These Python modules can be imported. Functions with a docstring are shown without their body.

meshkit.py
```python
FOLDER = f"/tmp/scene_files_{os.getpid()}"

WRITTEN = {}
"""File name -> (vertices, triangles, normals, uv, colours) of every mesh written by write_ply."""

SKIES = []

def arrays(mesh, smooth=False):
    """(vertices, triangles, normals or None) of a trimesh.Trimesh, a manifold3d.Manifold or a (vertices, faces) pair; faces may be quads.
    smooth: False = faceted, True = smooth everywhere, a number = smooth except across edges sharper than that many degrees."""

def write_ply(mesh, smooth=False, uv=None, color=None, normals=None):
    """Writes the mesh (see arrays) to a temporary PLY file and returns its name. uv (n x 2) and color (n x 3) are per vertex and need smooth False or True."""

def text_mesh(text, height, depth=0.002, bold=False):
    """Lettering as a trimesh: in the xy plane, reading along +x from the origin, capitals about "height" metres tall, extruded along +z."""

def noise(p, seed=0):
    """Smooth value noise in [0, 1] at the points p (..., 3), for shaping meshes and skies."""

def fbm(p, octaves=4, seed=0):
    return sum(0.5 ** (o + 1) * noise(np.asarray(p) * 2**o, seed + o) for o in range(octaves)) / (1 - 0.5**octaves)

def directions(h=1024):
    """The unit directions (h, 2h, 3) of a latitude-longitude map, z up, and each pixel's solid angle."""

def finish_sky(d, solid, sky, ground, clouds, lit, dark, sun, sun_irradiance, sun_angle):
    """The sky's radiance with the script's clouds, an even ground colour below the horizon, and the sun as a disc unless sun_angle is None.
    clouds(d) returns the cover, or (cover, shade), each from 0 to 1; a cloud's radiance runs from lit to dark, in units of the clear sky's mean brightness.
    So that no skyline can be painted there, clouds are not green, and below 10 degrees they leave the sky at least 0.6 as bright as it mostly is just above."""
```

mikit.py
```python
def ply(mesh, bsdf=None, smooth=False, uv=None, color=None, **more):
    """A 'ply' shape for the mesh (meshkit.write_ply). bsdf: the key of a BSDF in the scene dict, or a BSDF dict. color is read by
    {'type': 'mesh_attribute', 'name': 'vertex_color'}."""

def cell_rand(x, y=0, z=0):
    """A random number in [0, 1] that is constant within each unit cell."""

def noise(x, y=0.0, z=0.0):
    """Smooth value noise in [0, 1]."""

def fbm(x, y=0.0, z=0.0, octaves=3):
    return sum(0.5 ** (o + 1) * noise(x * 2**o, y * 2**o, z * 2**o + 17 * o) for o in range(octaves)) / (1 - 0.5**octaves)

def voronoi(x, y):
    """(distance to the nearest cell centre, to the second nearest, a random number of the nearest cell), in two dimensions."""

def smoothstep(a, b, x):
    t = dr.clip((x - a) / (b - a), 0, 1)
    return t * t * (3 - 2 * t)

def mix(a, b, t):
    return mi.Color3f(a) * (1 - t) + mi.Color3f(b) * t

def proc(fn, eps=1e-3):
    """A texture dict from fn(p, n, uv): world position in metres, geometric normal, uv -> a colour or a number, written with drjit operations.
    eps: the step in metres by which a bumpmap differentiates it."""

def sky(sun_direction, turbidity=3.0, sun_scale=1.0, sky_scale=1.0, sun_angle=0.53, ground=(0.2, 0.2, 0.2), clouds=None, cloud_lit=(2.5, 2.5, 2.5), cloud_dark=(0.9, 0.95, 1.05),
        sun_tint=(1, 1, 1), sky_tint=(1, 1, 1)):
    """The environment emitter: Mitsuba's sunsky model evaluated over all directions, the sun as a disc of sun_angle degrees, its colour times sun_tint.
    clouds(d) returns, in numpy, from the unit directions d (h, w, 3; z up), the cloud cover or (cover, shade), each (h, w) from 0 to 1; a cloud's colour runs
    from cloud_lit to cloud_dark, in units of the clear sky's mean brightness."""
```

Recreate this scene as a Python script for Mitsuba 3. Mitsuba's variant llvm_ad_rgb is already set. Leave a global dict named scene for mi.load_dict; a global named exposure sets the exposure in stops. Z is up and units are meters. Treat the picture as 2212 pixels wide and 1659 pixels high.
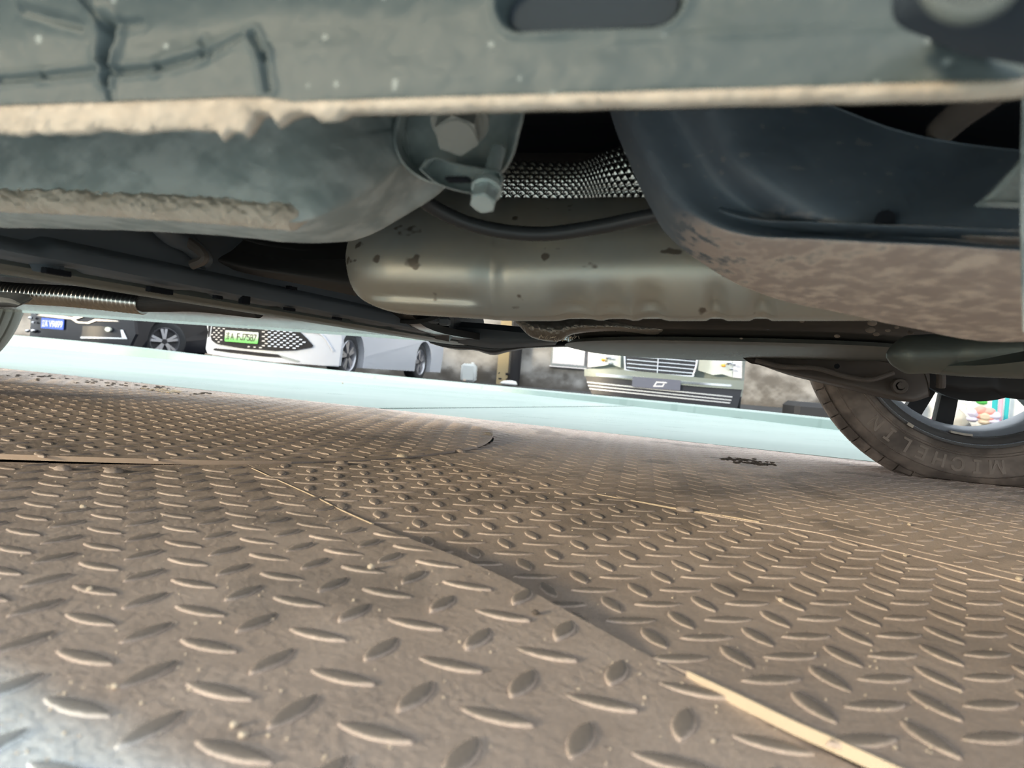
import math
import numpy as np
import trimesh
import shapely.geometry as sg
from shapely import affinity
from shapely.ops import unary_union
from scipy.ndimage import map_coordinates
import mitsuba as mi
import mikit, meshkit
from mikit import noise, fbm, voronoi, smoothstep, mix, proc
import drjit as dr

T = mi.ScalarTransform4f
scene, labels = {'type': 'scene'}, {}
rng = np.random.default_rng(7)

# ------------------------------------------------------------------ camera, sky, sun, exposure
F_PX, CX, CY = 1660.0, 1106.0, 829.5
CAM_H, ROLL, PITCH = 0.139, math.radians(4.6), -0.015
scene['camera'] = {
    'type': 'thinlens', 'fov': 2 * math.degrees(math.atan(CX / F_PX)), 'fov_axis': 'x',
    'aperture_radius': 0.0012, 'focus_distance': 1.15, 'near_clip': 0.01, 'far_clip': 400.0,
    'to_world': T().look_at(origin=[0, 0, CAM_H], target=[0, math.cos(PITCH), CAM_H + math.sin(PITCH)],
                            up=[-math.sin(ROLL), 0, math.cos(ROLL)])}
SUN = (-0.74, -0.66, 0.17)

def overcast(d):
    n = meshkit.fbm(d * [3, 3, 6] + 5.0, 4)
    s = np.array(SUN) / np.linalg.norm(SUN)
    glow = np.clip(d @ s, 0, 1) ** 3
    shade = np.clip(0.55 + 0.35 * (n - 0.5) - 0.6 * glow, 0, 1)
    return np.ones(d.shape[:2]), shade

scene['sky'] = mikit.sky(SUN, turbidity=5, sun_scale=0.32, sky_scale=1.0, sun_angle=7.0, ground=(0.25, 0.27, 0.26),
                         clouds=overcast, cloud_lit=(1.95, 2.05, 2.12), cloud_dark=(1.0, 1.10, 1.20), sun_tint=(0.72, 1.0, 1.85))
exposure = 4.2

# ------------------------------------------------------------------ frames and mesh helpers
PSI = math.radians(17.0)
CP, SP = math.cos(PSI), math.sin(PSI)
CAR = np.array([[CP, SP, 0, 0], [-SP, CP, 0, 0], [0, 0, 1, 0], [0, 0, 0, 1.0]])   # car frame (u along the car, v across it) -> world
EYE = np.array([0, 0, CAM_H])

def ray(px, py):
    c, s = math.cos(ROLL), math.sin(ROLL)
    dx, dy = px - CX, py - CY
    u, v = dx * c + dy * s, -dx * s + dy * c
    cp, sp = math.cos(PITCH), math.sin(PITCH)
    return np.array([u / F_PX, cp + v / F_PX * sp, sp - v / F_PX * cp])

def at(px, py, depth=None, z=None):
    """World point seen at a pixel, at a depth or on a height."""
    d = ray(px, py)
    return EYE + d * (depth / d[1] if depth is not None else (z - CAM_H) / d[2])

def pc(px, py, v=None, u=None, z=None):
    """Car-frame point seen at a pixel, on a plane of the car."""
    d = ray(px, py)
    D = np.array([CP * d[0] - SP * d[1], SP * d[0] + CP * d[1], d[2]])
    t = v / D[1] if v is not None else u / D[0] if u is not None else (z - CAM_H) / D[2]
    return EYE + t * D

def upsample(P, n, m):
    P = np.asarray(P, float)
    i = np.linspace(0, P.shape[0] - 1, n)
    j = np.linspace(0, P.shape[1] - 1, m)

    def w(t, N):
        W = np.zeros((len(t), N))
        for r, x in enumerate(t):
            k = min(int(x), N - 2) if N > 1 else 0
            f = x - k
            co = [(-f**3 + 2*f**2 - f)/2, (3*f**3 - 5*f**2 + 2)/2, (-3*f**3 + 4*f**2 + f)/2, (f**3 - f**2)/2]
            for o, cf in zip((-1, 0, 1, 2), co):
                q = k + o
                if q < 0:
                    W[r, 0] += 2*cf; W[r, 1] -= cf
                elif q > N - 1:
                    W[r, N-1] += 2*cf; W[r, N-2] -= cf
                else:
                    W[r, q] += cf
        return W
    return np.einsum('ai,ijk,bj->abk', w(i, P.shape[0]), P, w(j, P.shape[1]))

def smoothpath(P, n):
    P = np.asarray(P, float)
    return upsample(np.stack([P, P], 1), n, 2)[:, 0]

def gridfaces(n, m, off=0, cu=False, cv=False):
    I, J = np.meshgrid(np.arange(n if cu else n - 1), np.arange(m if cv else m - 1), indexing='ij')
    I2, J2 = (I + 1) % n, (J + 1) % m
    q = np.stack([I * m + J, I2 * m + J, I2 * m + J2, I * m + J2], -1).reshape(-1, 4) + off
    return np.vstack([q[:, [0, 1, 2]], q[:, [0, 2, 3]]])

def slab(P, t):
    """Closed body: grid P (n, m, 3) as the front, the same grid moved by t (a vector or per-vertex) as the back."""
    n, m, _ = P.shape
    B = P + np.asarray(t, float)
    v = np.vstack([P.reshape(-1, 3), B.reshape(-1, 3)])
    N = n * m
    f = [gridfaces(n, m), gridfaces(n, m, N)[:, ::-1]]
    idx = np.arange(N).reshape(n, m)
    loop = np.concatenate([idx[0, :], idx[1:, -1], idx[-1, -2::-1], idx[-2:0:-1, 0]])
    nx = np.roll(loop, -1)
    f.append(np.stack([loop, loop + N, nx + N], 1)); f.append(np.stack([loop, nx + N, nx], 1))
    me = trimesh.Trimesh(v, np.vstack(f), process=False)
    g = np.cross(P[-1, m // 2] - P[0, m // 2], P[n // 2, -1] - P[n // 2, 0])
    fr = np.cross(np.diff(P, axis=0)[:, :-1], np.diff(P, axis=1)[:-1]).reshape(-1, 3)
    if (fr * (np.broadcast_to(np.asarray(t, float), P.shape)[:-1, :-1].reshape(-1, 3))).sum() > 0: me.invert()
    return me

def loft(S, caps=True):
    """Stations of closed sections (n, m, 3)."""
    S = np.asarray(S, float)
    n, m, _ = S.shape
    v = [S.reshape(-1, 3)]
    f = [gridfaces(n, m, 0, False, True)]
    if caps:
        for k, rev in ((0, True), (n - 1, False)):
            c = len(np.vstack(v))
            v.append(S[k].mean(0)[None])
            a = k * m + np.arange(m)
            t = np.stack([a, np.roll(a, -1), np.full(m, c)], 1)
            f.append(t[:, ::-1] if rev else t)
    me = trimesh.Trimesh(np.vstack(v), np.vstack(f), process=False)
    if me.volume < 0: me.invert()
    return me

def tube(path, r, sides=14):
    p = np.asarray(path, float)
    t = np.gradient(p, axis=0); t /= np.linalg.norm(t, axis=1, keepdims=True)
    a = np.cross(t[0], [0, 0, 1.0] if abs(t[0][2]) < .9 else [1.0, 0, 0]); a /= np.linalg.norm(a)
    S = []
    ang = np.arange(sides) * 2 * np.pi / sides
    rr = np.broadcast_to(r, (len(p),))
    for k in range(len(p)):
        a = a - t[k] * (a @ t[k]); a /= np.linalg.norm(a)
        b = np.cross(t[k], a)
        S.append(p[k] + rr[k] * (np.cos(ang)[:, None] * a + np.sin(ang)[:, None] * b))
    return loft(S)

def lathe(prof, seg=96, a0=0.0, a1=2 * np.pi):
    """Closed profile [(r, a)] turned about the v axis: x = r cos, z = r sin, y = a."""
    prof = np.asarray(prof, float)
    full = abs(a1 - a0 - 2 * np.pi) < 1e-6
    ang = np.linspace(a0, a1, seg, endpoint=not full)
    S = np.stack([np.outer(np.cos(ang), prof[:, 0]), np.tile(prof[:, 1], (seg, 1)), np.outer(np.sin(ang), prof[:, 0])], -1)
    f = gridfaces(seg, len(prof), 0, full, True)
    me = trimesh.Trimesh(S.reshape(-1, 3), f, process=False)
    if me.volume < 0: me.invert()
    return me

def cbox(size, c=(0, 0, 0), ch=0.15):
    s = np.array(size) / 2
    k = ch * s.min() * 2
    pts = []
    for sx in (-1, 1):
        for sy in (-1, 1):
            for sz in (-1, 1):
                q = np.array([sx, sy, sz])
                for a in range(3):
                    o = s - k; o[a] = s[a]
                    pts.append(q * o)
    return trimesh.convex.convex_hull(np.array(pts) + np.array(c))

def cat(*m): return trimesh.util.concatenate([x for x in m])

def prism(poly, depth, M):
    """Polygon in a plane (x, z) pushed from y = 0 to y = -depth, then moved by M (4x4)."""
    gs = getattr(poly, 'geoms', [poly])
    out = []
    for g in gs:
        if g.area < 1e-9: continue
        e = trimesh.creation.extrude_polygon(g, depth, engine='earcut')
        v = e.vertices.copy()
        e.vertices = np.stack([v[:, 0], -v[:, 2], v[:, 1]], 1)
        out.append(e)
    e = cat(*out)
    if e.volume < 0: e.invert()
    if M is not None: e.apply_transform(M)
    return e

def move(me, M):
    me = me.copy(); me.apply_transform(M); return me

def trans(x, y, z):
    M = np.eye(4); M[:3, 3] = (x, y, z); return M

def numbered(key):
    if key not in used: used.add(key); return key
    k = 1
    while f'{key}_{k:03d}' in used: k += 1
    used.add(f'{key}_{k:03d}'); return f'{key}_{k:03d}'
used = set()

def thing(name, label, cat_, group=None):
    k = numbered(name); labels[k] = {'label': label, 'category': cat_}
    if group: labels[k]['group'] = group
    return k

def obj(name, mesh, mat, parent=None, smooth=35, frame=None, label=None, M=None, **lab):
    key = numbered((parent + '__' if parent else '') + name)
    me = mesh
    if frame is not None:
        me = mesh.copy(); me.apply_transform(frame)
    d = mikit.ply(me, mat, smooth=smooth)
    if M is not None: d['to_world'] = T(M)
    scene[key] = d
    if label: lab['label'] = label
    if lab: labels[key] = lab
    return key

def tag(key, label, cat_, group=None):
    labels[key] = {'label': label, 'category': cat_}
    if group: labels[key]['group'] = group

# ------------------------------------------------------------------ materials
def mat(name, color, rough=0.6, metal=0.0, spec=0.4, bump=None, scale=0.001, **kw):
    col = color if isinstance(color, dict) else {'type': 'rgb', 'value': list(color)}
    b = {'type': 'principled', 'base_color': col, 'roughness': rough, 'metallic': metal, 'specular': spec, **kw}
    if bump is not None:
        b = {'type': 'bumpmap', 'tex': bump, 'scale': scale, 'bsdf': b}
    scene[name] = {'type': 'twosided', 'bsdf': b}

def plate_col(p, n, uv):
    big = fbm(p.x * 3.0, p.y * 3.0, 1.0, 3)
    mid = fbm(p.x * 26.0, p.y * 26.0, 4.0, 3)
    fine = noise(p.x * 900.0, p.y * 900.0, p.z * 400)
    c = mix([0.44, 0.365, 0.312], [0.58, 0.49, 0.425], smoothstep(0.25, 0.75, big * 0.55 + mid * 0.45))
    warm = smoothstep(0.0, 0.62, p.x + 0.6 * (p.y - 0.9) + 0.25 * (big - 0.5))      # pale dust towards the far wheel, brightened to stand in for far-side light
    c = mix(c, [0.80, 0.675, 0.59], warm * 0.75)
    wet = smoothstep(0.6, 0.75, fbm(p.x * 11.0 + 3.0, p.y * 11.0, 9.0, 3))
    c = mix(c, [0.20, 0.18, 0.165], wet * 0.4)
    pale_patch = smoothstep(-0.022, 0.026, -0.47 * (p.x + 0.193) - 0.88 * (p.y - 0.302) + 0.014 * (mid - 0.5))   # plate turns pale bluish towards its near left edge
    c = mix(c, [0.84, 0.92, 0.95], pale_patch * 0.85)
    grit = smoothstep(0.93, 0.97, noise(p.x * 420.0, p.y * 420.0, 2.0))
    c = mix(c, [0.5, 0.42, 0.34], grit * 0.6)
    return c * (0.86 + 0.28 * fine)
def plate_bump(p, n, uv):
    return fbm(p.x * 260.0, p.y * 260.0, p.z * 260.0, 3)
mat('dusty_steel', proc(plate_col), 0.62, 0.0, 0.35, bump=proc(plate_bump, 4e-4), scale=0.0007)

def lug_col(p, n, uv):
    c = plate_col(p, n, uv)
    w = smoothstep(0.55, 0.9, uv.x + 0.3 * (noise(p.x * 300.0, p.y * 300.0, 3.0) - 0.5))      # tops worn to dark steel
    w = w * (1 - smoothstep(0.45, 1.0, p.y + 0.35 * dr.maximum(p.x, 0.0)))              # far ones keep their dust
    return mix(c * 1.08, [0.13, 0.125, 0.115], w * 0.62)
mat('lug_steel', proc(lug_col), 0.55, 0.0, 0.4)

def mint_col(p, n, uv):
    a = fbm(p.x * 1.4, p.y * 3.0, 0.0, 3)
    s = smoothstep(0.80, 0.86, noise(p.x * 9.0, p.y * 34.0, 3.0)) * smoothstep(0.5, 0.6, fbm(p.x * 2.0, p.y * 2.0, 7.0, 2))
    c = mix([0.35, 0.455, 0.415], [0.43, 0.53, 0.49], a)
    return mix(c, [0.33, 0.43, 0.39], s * 0.7)
mat('mint_floor', proc(mint_col), 0.45, 0.0, 0.4)
mat('joint_grey', (0.17, 0.22, 0.2), 0.8)
mat('asphalt', (0.05, 0.051, 0.052), 0.9)  # darkened so the strip under the parked cars reads as shadow

def sill_col(p, n, uv):
    a = fbm(p.x * 40.0, p.y * 40.0, p.z * 40.0, 3)
    sp = smoothstep(0.90, 0.94, noise(p.x * 210.0, p.y * 210.0, p.z * 210.0))
    c = mix([0.056, 0.077, 0.084], [0.078, 0.099, 0.104], a)
    return mix(c, [0.30, 0.34, 0.34], sp * 0.7)
mat('sill_coating', proc(sill_col), 0.55, 0.0, 0.4, bump=proc(lambda p, n, uv: fbm(p.x * 120.0, p.y * 120.0, p.z * 120.0, 3), 5e-4), scale=0.0012)
def rail_col(p, n, uv):
    a = fbm(p.x * 60.0, p.y * 60.0, p.z * 60.0, 4)
    c = mix([0.27, 0.315, 0.315], [0.42, 0.46, 0.455], smoothstep(0.3, 0.7, a))
    return c
mat('rail_coating', proc(rail_col), 0.65, 0.0, 0.3, bump=proc(lambda p, n, uv: fbm(p.x * 90.0, p.y * 90.0, p.z * 90.0, 4), 5e-4), scale=0.002)
def dust_col(p, n, uv):
    a = fbm(p.x * 130.0, p.y * 130.0, p.z * 130.0, 3)
    return mix([0.36, 0.305, 0.25], [0.57, 0.505, 0.43], a)
mat('pale_dust', proc(dust_col), 0.9, 0.0, 0.1, bump=proc(lambda p, n, uv: fbm(p.x * 220.0, p.y * 220.0, p.z * 220.0, 3), 3e-4), scale=0.0025)
def tank_col(p, n, uv):
    st = smoothstep(0.70, 0.76, fbm(p.x * 55.0, p.y * 40.0, p.z * 70.0, 3))
    a = fbm(p.x * 9.0, p.y * 9.0, p.z * 16.0, 3)
    c = mix([0.42, 0.44, 0.42], [0.51, 0.485, 0.415], smoothstep(0.3, 0.7, a))
    return mix(c, [0.10, 0.075, 0.055], st * 0.8)
mat('stained_steel', proc(tank_col), 0.38, 0.55, 0.5)
def arm_col(p, n, uv):
    a = fbm(p.x * 50.0, p.y * 50.0, p.z * 50.0, 3)
    sp = smoothstep(0.84, 0.9, noise(p.x * 170.0, p.y * 170.0, p.z * 170.0))
    blk = mix([0.080, 0.108, 0.140], [0.115, 0.140, 0.168], a)
    blk = mix(blk, [0.2, 0.2, 0.2], sp * 0.5)
    fl = smoothstep(0.35, 0.85, fbm(p.x * 150.0, p.y * 75.0, p.z * 150.0, 3))
    dst = mix([0.40, 0.34, 0.315], [0.68, 0.60, 0.53], fl)
    return mix(blk, dst, smoothstep(0.10, 0.60, -n.z + 0.25 * (a - 0.5)) * smoothstep(0.232, 0.214, p.z + 0.02 * (fl - 0.5)))       # road dust clings to the downward faces
mat('arm_paint', proc(arm_col), 0.5, 0.0, 0.4, bump=proc(lambda p, n, uv: fbm(p.x * 110.0, p.y * 110.0, p.z * 110.0, 3), 5e-4), scale=0.0008)
def tyre_col(p, n, uv):
    a = fbm(p.x * 30.0, p.y * 30.0, p.z * 30.0, 4)
    return mix([0.16, 0.132, 0.112], [0.36, 0.295, 0.245], smoothstep(0.25, 0.75, a))
mat('dusty_rubber', proc(tyre_col), 0.75, 0.0, 0.3)
mat('dusty_lettering', (0.40, 0.335, 0.28), 0.8, 0, 0.2)
mat('mint_lit_rubber', (0.24, 0.26, 0.24), 0.7, 0, 0.3)  # greenish light from the mint floor is put into this rubber colour
def wall_col(p, n, uv):
    a = fbm(p.x * 1.1, p.y * 1.1, p.z * 2.2, 4)
    b = fbm(p.x * 3.5 + 7, p.y * 3.5, p.z * 3.5, 4)
    c = mix([0.16, 0.15, 0.138], [0.47, 0.46, 0.44], smoothstep(0.3, 0.68, a * 0.5 + b * 0.5))
    damp = smoothstep(0.30, -0.12, p.z + 0.5 * (b - 0.5))
    return mix(c, [0.10, 0.088, 0.075], damp * 0.8)
mat('stained_concrete', proc(wall_col), 0.9, 0, 0.15)
mat('dark_plastic', (0.035, 0.042, 0.05), 0.45, 0, 0.5)
mat('dusty_plastic', (0.115, 0.135, 0.155), 0.55, 0, 0.4)
mat('gloss_plastic', (0.035, 0.034, 0.032), 0.22, 0, 0.6)
mat('black_void', (0.012, 0.014, 0.018), 0.85, 0, 0.1)  # near-black stands in for the shade in hollows, holes and notches
mat('brown_steel', (0.12, 0.102, 0.09), 0.6, 0.0, 0.4)
mat('tunnel_dark', (0.055, 0.052, 0.05), 0.7)
mat('dark_steel', (0.05, 0.055, 0.06), 0.45, 0.3, 0.5)
mat('grey_clip', (0.075, 0.088, 0.085), 0.6)
mat('navy_liner', (0.030, 0.040, 0.052), 0.8, 0, 0.2)
mat('bolt_steel', (0.30, 0.31, 0.29), 0.5, 0.35, 0.5)
mat('bright_bolt', (0.48, 0.55, 0.55), 0.45, 0.35, 0.5)
mat('foil', (0.72, 0.72, 0.68), 0.22, 1.0, 0.5)
mat('dull_foil', (0.30, 0.28, 0.25), 0.42, 0.7, 0.5)
mat('silencer_steel', (0.15, 0.172, 0.162), 0.42, 0.5, 0.5)
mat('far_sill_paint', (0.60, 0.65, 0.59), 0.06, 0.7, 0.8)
mat('rim_grey', (0.13, 0.135, 0.12), 0.5, 0.1, 0.3)
mat('bumper_rib', (0.50, 0.53, 0.58), 0.4, 0.3, 0.5)
mat('rim_metal', (0.72, 0.78, 0.86), 0.42, 0.3, 0.5)
mat('rim_dull', (0.20, 0.195, 0.19), 0.55, 0.2, 0.4)
mat('rim_black', (0.03, 0.03, 0.031), 0.5, 0.1, 0.4)
mat('lead_weight', (0.62, 0.56, 0.47), 0.5, 0.3, 0.4)
mat('rust_edge', (0.62, 0.49, 0.38), 0.8, 0, 0.2)
mat('straw', (0.62, 0.52, 0.39), 0.8, 0, 0.2)
mat('stone_pale', (0.62, 0.54, 0.43), 0.9, 0, 0.1)
mat('dirt_dark', (0.13, 0.11, 0.095), 0.95, 0, 0.1)
mat('white_paint', (0.60, 0.63, 0.69), 0.22, 0, 0.5)
mat('black_paint', (0.012, 0.014, 0.020), 0.12, 0, 0.6)
mat('grey_paint', (0.24, 0.28, 0.26), 0.3, 0.1, 0.5)
mat('dark_bumper', (0.028, 0.032, 0.042), 0.28, 0, 0.5)
mat('chrome', (0.80, 0.82, 0.86), 0.14, 1.0, 0.5)
mat('satin_chrome', (0.68, 0.62, 0.57), 0.30, 0.9, 0.5)
mat('far_tyre', (0.045, 0.048, 0.052), 0.7, 0, 0.3)
mat('far_rim', (0.55, 0.56, 0.60), 0.28, 0.8, 0.5)
mat('far_rim_dark', (0.05, 0.05, 0.055), 0.5, 0.2, 0.4)
mat('plate_blue', (0.045, 0.13, 0.66), 0.4, 0, 0.4)
mat('plate_green', (0.09, 0.62, 0.12), 0.4, 0, 0.4)
def green_col(p, n, uv):
    return mix([0.10, 0.60, 0.10], [0.78, 0.86, 0.76], smoothstep(0.262, 0.365, p.z))
mat('plate_green_fade', proc(green_col), 0.4, 0, 0.4)
mat('plate_white', (0.85, 0.86, 0.9), 0.5, 0, 0.3)
mat('plate_black', (0.012, 0.014, 0.013), 0.5, 0, 0.3)
mat('plate_slate', (0.13, 0.145, 0.20), 0.35, 0.1, 0.5)
mat('lamp_lens', (0.62, 0.66, 0.60), 0.12, 0.35, 0.6)
mat('amber', (0.85, 0.42, 0.05), 0.3, 0, 0.5)
mat('white_plastic', (0.82, 0.84, 0.83), 0.5, 0, 0.3)
mat('jug_plastic', (0.62, 0.66, 0.66), 0.45, 0, 0.4)
mat('panel_white', (0.80, 0.78, 0.80), 0.5, 0, 0.3)
mat('frame_grey', (0.33, 0.37, 0.37), 0.5, 0, 0.3)
mat('tan_board', (0.46, 0.37, 0.22), 0.9, 0, 0.1)
mat('black_paint_matt', (0.02, 0.02, 0.022), 0.7, 0, 0.3)
mat('bin_dark', (0.035, 0.037, 0.042), 0.6, 0, 0.4)
mat('teal_print', (0.03, 0.42, 0.46), 0.6, 0, 0.3)
mat('pink_print', (0.80, 0.42, 0.52), 0.6, 0, 0.3)
mat('green_print', (0.10, 0.55, 0.12), 0.6, 0, 0.3)
mat('red_print', (0.80, 0.36, 0.32), 0.6, 0, 0.3)
mat('violet_print', (0.60, 0.60, 0.78), 0.6, 0, 0.3)
mat('hose_white', (0.85, 0.87, 0.85), 0.4, 0, 0.4)

# ------------------------------------------------------------------ the ground
PLATF = sg.Polygon([(-4.6, 4.00), (2.9, 0.95), (2.35, -0.74), (-5.1, 1.53)])      # steel platform set into the mint floor
KERB = np.array([(-13.0, 12.2, .11), (-5.2, 7.9, .110), (-3.0, 7.35, .062), (-1.7, 6.6, .034), (-0.4, 5.67, .030), (0.45, 4.75, .036), (1.16, 3.89, .041), (1.55, 3.30, .043), (2.7, 1.75, .043), (7.5, -2.0, .043)])
MINT = sg.Polygon([(x, y + .40) for x, y, z_ in KERB] + [(10, -7), (-14, -7)])
floor_key = 'floor'
fm = trimesh.creation.extrude_polygon(MINT.difference(PLATF.buffer(0.004)), 0.16, engine='earcut')
fm.apply_translation([0, 0, -0.16])
obj('floor', fm, 'mint_floor', smooth=False)
labels['floor'] = {'label': 'pale mint green painted floor around the steel plates', 'kind': 'structure'}
pit = trimesh.creation.extrude_polygon(PLATF, 0.1, engine='earcut'); pit.apply_translation([0, 0, -0.16])
obj('pit', pit, 'black_void', 'floor', smooth=False)
for line in ([at(800, 883, z=0)[:2], at(1100, 880, z=0)[:2], at(1400, 877, z=0)[:2], at(1600, 904, z=0)[:2]],):
    s = sg.LineString([tuple(q) for q in line]).buffer(0.010, cap_style='flat')
    s = s.difference(PLATF.buffer(0.01))
    e = trimesh.creation.extrude_polygon(max(getattr(s, 'geoms', [s]), key=lambda g: g.area), 0.0016, engine='earcut'); e.apply_translation([0, 0, -0.0005])
    obj('joint', e, 'joint_grey', 'floor', smooth=False)
kb = smoothpath(KERB, 90)
S = np.stack([np.column_stack([kb[:, 0] + dx, kb[:, 1] + dy, kb[:, 2] * k_ + z_]) for dx, dy, k_, z_ in ((0, 0, 0, .0), (0, .006, 1, -.004), (.004, .012, 1, 0), (.02, .38, 1, 0), (.02, .39, 0, .0))], 1)
obj('kerb', loft(S), 'mint_floor', 'floor', smooth=30, label='low mint painted kerb')
yard = trimesh.creation.box([90, 70, 0.1]); yard.apply_translation([0, 25, -0.195])
obj('yard', yard, 'asphalt', smooth=False)
labels['yard'] = {'label': 'grey ground of the yard below the mint floor', 'kind': 'structure'}

# steel plates: a round cover and three sector plates around it
DC, DR = np.array([-0.798, 1.545]), 0.768
disc = sg.Point(*DC).buffer(DR, 96)
def toward(a, b, L): d = np.array(b) - np.array(a); return np.array(a) + d / np.linalg.norm(d) * L
A0, A1 = (-0.315, 0.94), (0.151, 0.291)
SEAM_A = [tuple(toward(A0, DC, 0.3)), A0, (-0.185, 0.758), (-0.063, 0.588), (0.036, 0.449), (0.097, 0.369), A1, tuple(toward(A0, A1, 3.2))]
B0 = (-0.061, 1.106)
SEAM_B = [tuple(toward(B0, DC, 0.5)), B0, (0.113, 0.922), (0.204, 0.854), (0.323, 0.785), (0.433, 0.63), tuple(toward((0.204, 0.854), (0.433, 0.63), 3.2))]
FAR = (-1.75, 4.6)
corner_sw, corner_se, corner_e, corner_n = (-7, -4), (6, -4), (6, 5), (-7, 6)
R1 = sg.Polygon(SEAM_A + [corner_se, corner_sw, corner_n, FAR, tuple(DC)])
R2 = sg.Polygon(SEAM_A[::-1] + [tuple(DC)] + SEAM_B + [corner_se])
ring = PLATF.buffer(-0.004).difference(disc.buffer(0.002))
R1 = R1.buffer(0).intersection(ring).buffer(-0.0012)
R2 = R2.buffer(0).intersection(ring).buffer(-0.0012)
R3 = ring.difference(R1.buffer(0.0024)).difference(R2.buffer(0.0024)).buffer(-0.0003)
def biggest(g): return max(getattr(g, 'geoms', [g]), key=lambda q: q.area)
R1, R2, R3 = map(biggest, (R1, R2, R3))
def bumpf(x, y, cx, cy, sx): return np.exp(-((x - cx) ** 2 + (y - cy) ** 2) / (2 * sx * sx))
Z = {
    'r1': lambda x, y: 0.0080 * bumpf(x, y, 0.0, 0.50, 0.10) - 0.0035 * bumpf(x, y, 0.12, 0.30, 0.10),
    'r2': lambda x, y: 0.0035 * bumpf(x, y, 0.14, 0.30, 0.07) + 0.001 * bumpf(x, y, 0.1, 0.95, 0.1) - 0.0030 * bumpf(x, y, 0.02, 0.52, 0.12),
    'r3': lambda x, y: 0.0008 * np.sin(3 * x + y),
    'disc': lambda x, y: 0.004 + 0.004 * bumpf(x, y, -0.6, 0.75, 0.25) + 0.008 * bumpf(x, y, -0.05, 1.6, 0.14) - 0.0035 * bumpf(x, y, -0.2, 1.02, 0.13)}
def project_px(x, y, z=0.0):
    d = np.stack([x, y, np.broadcast_to(z, np.shape(x)) - CAM_H], -1)
    cp, sp = math.cos(PITCH), math.sin(PITCH)
    dep = d[..., 1] * cp + d[..., 2] * sp
    up = -d[..., 1] * sp + d[..., 2] * cp
    u, v = F_PX * d[..., 0] / dep, -F_PX * up / dep
    c, s = math.cos(ROLL), math.sin(ROLL)
    return CX + u * c - v * s, CY + u * s + v * c, dep

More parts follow.
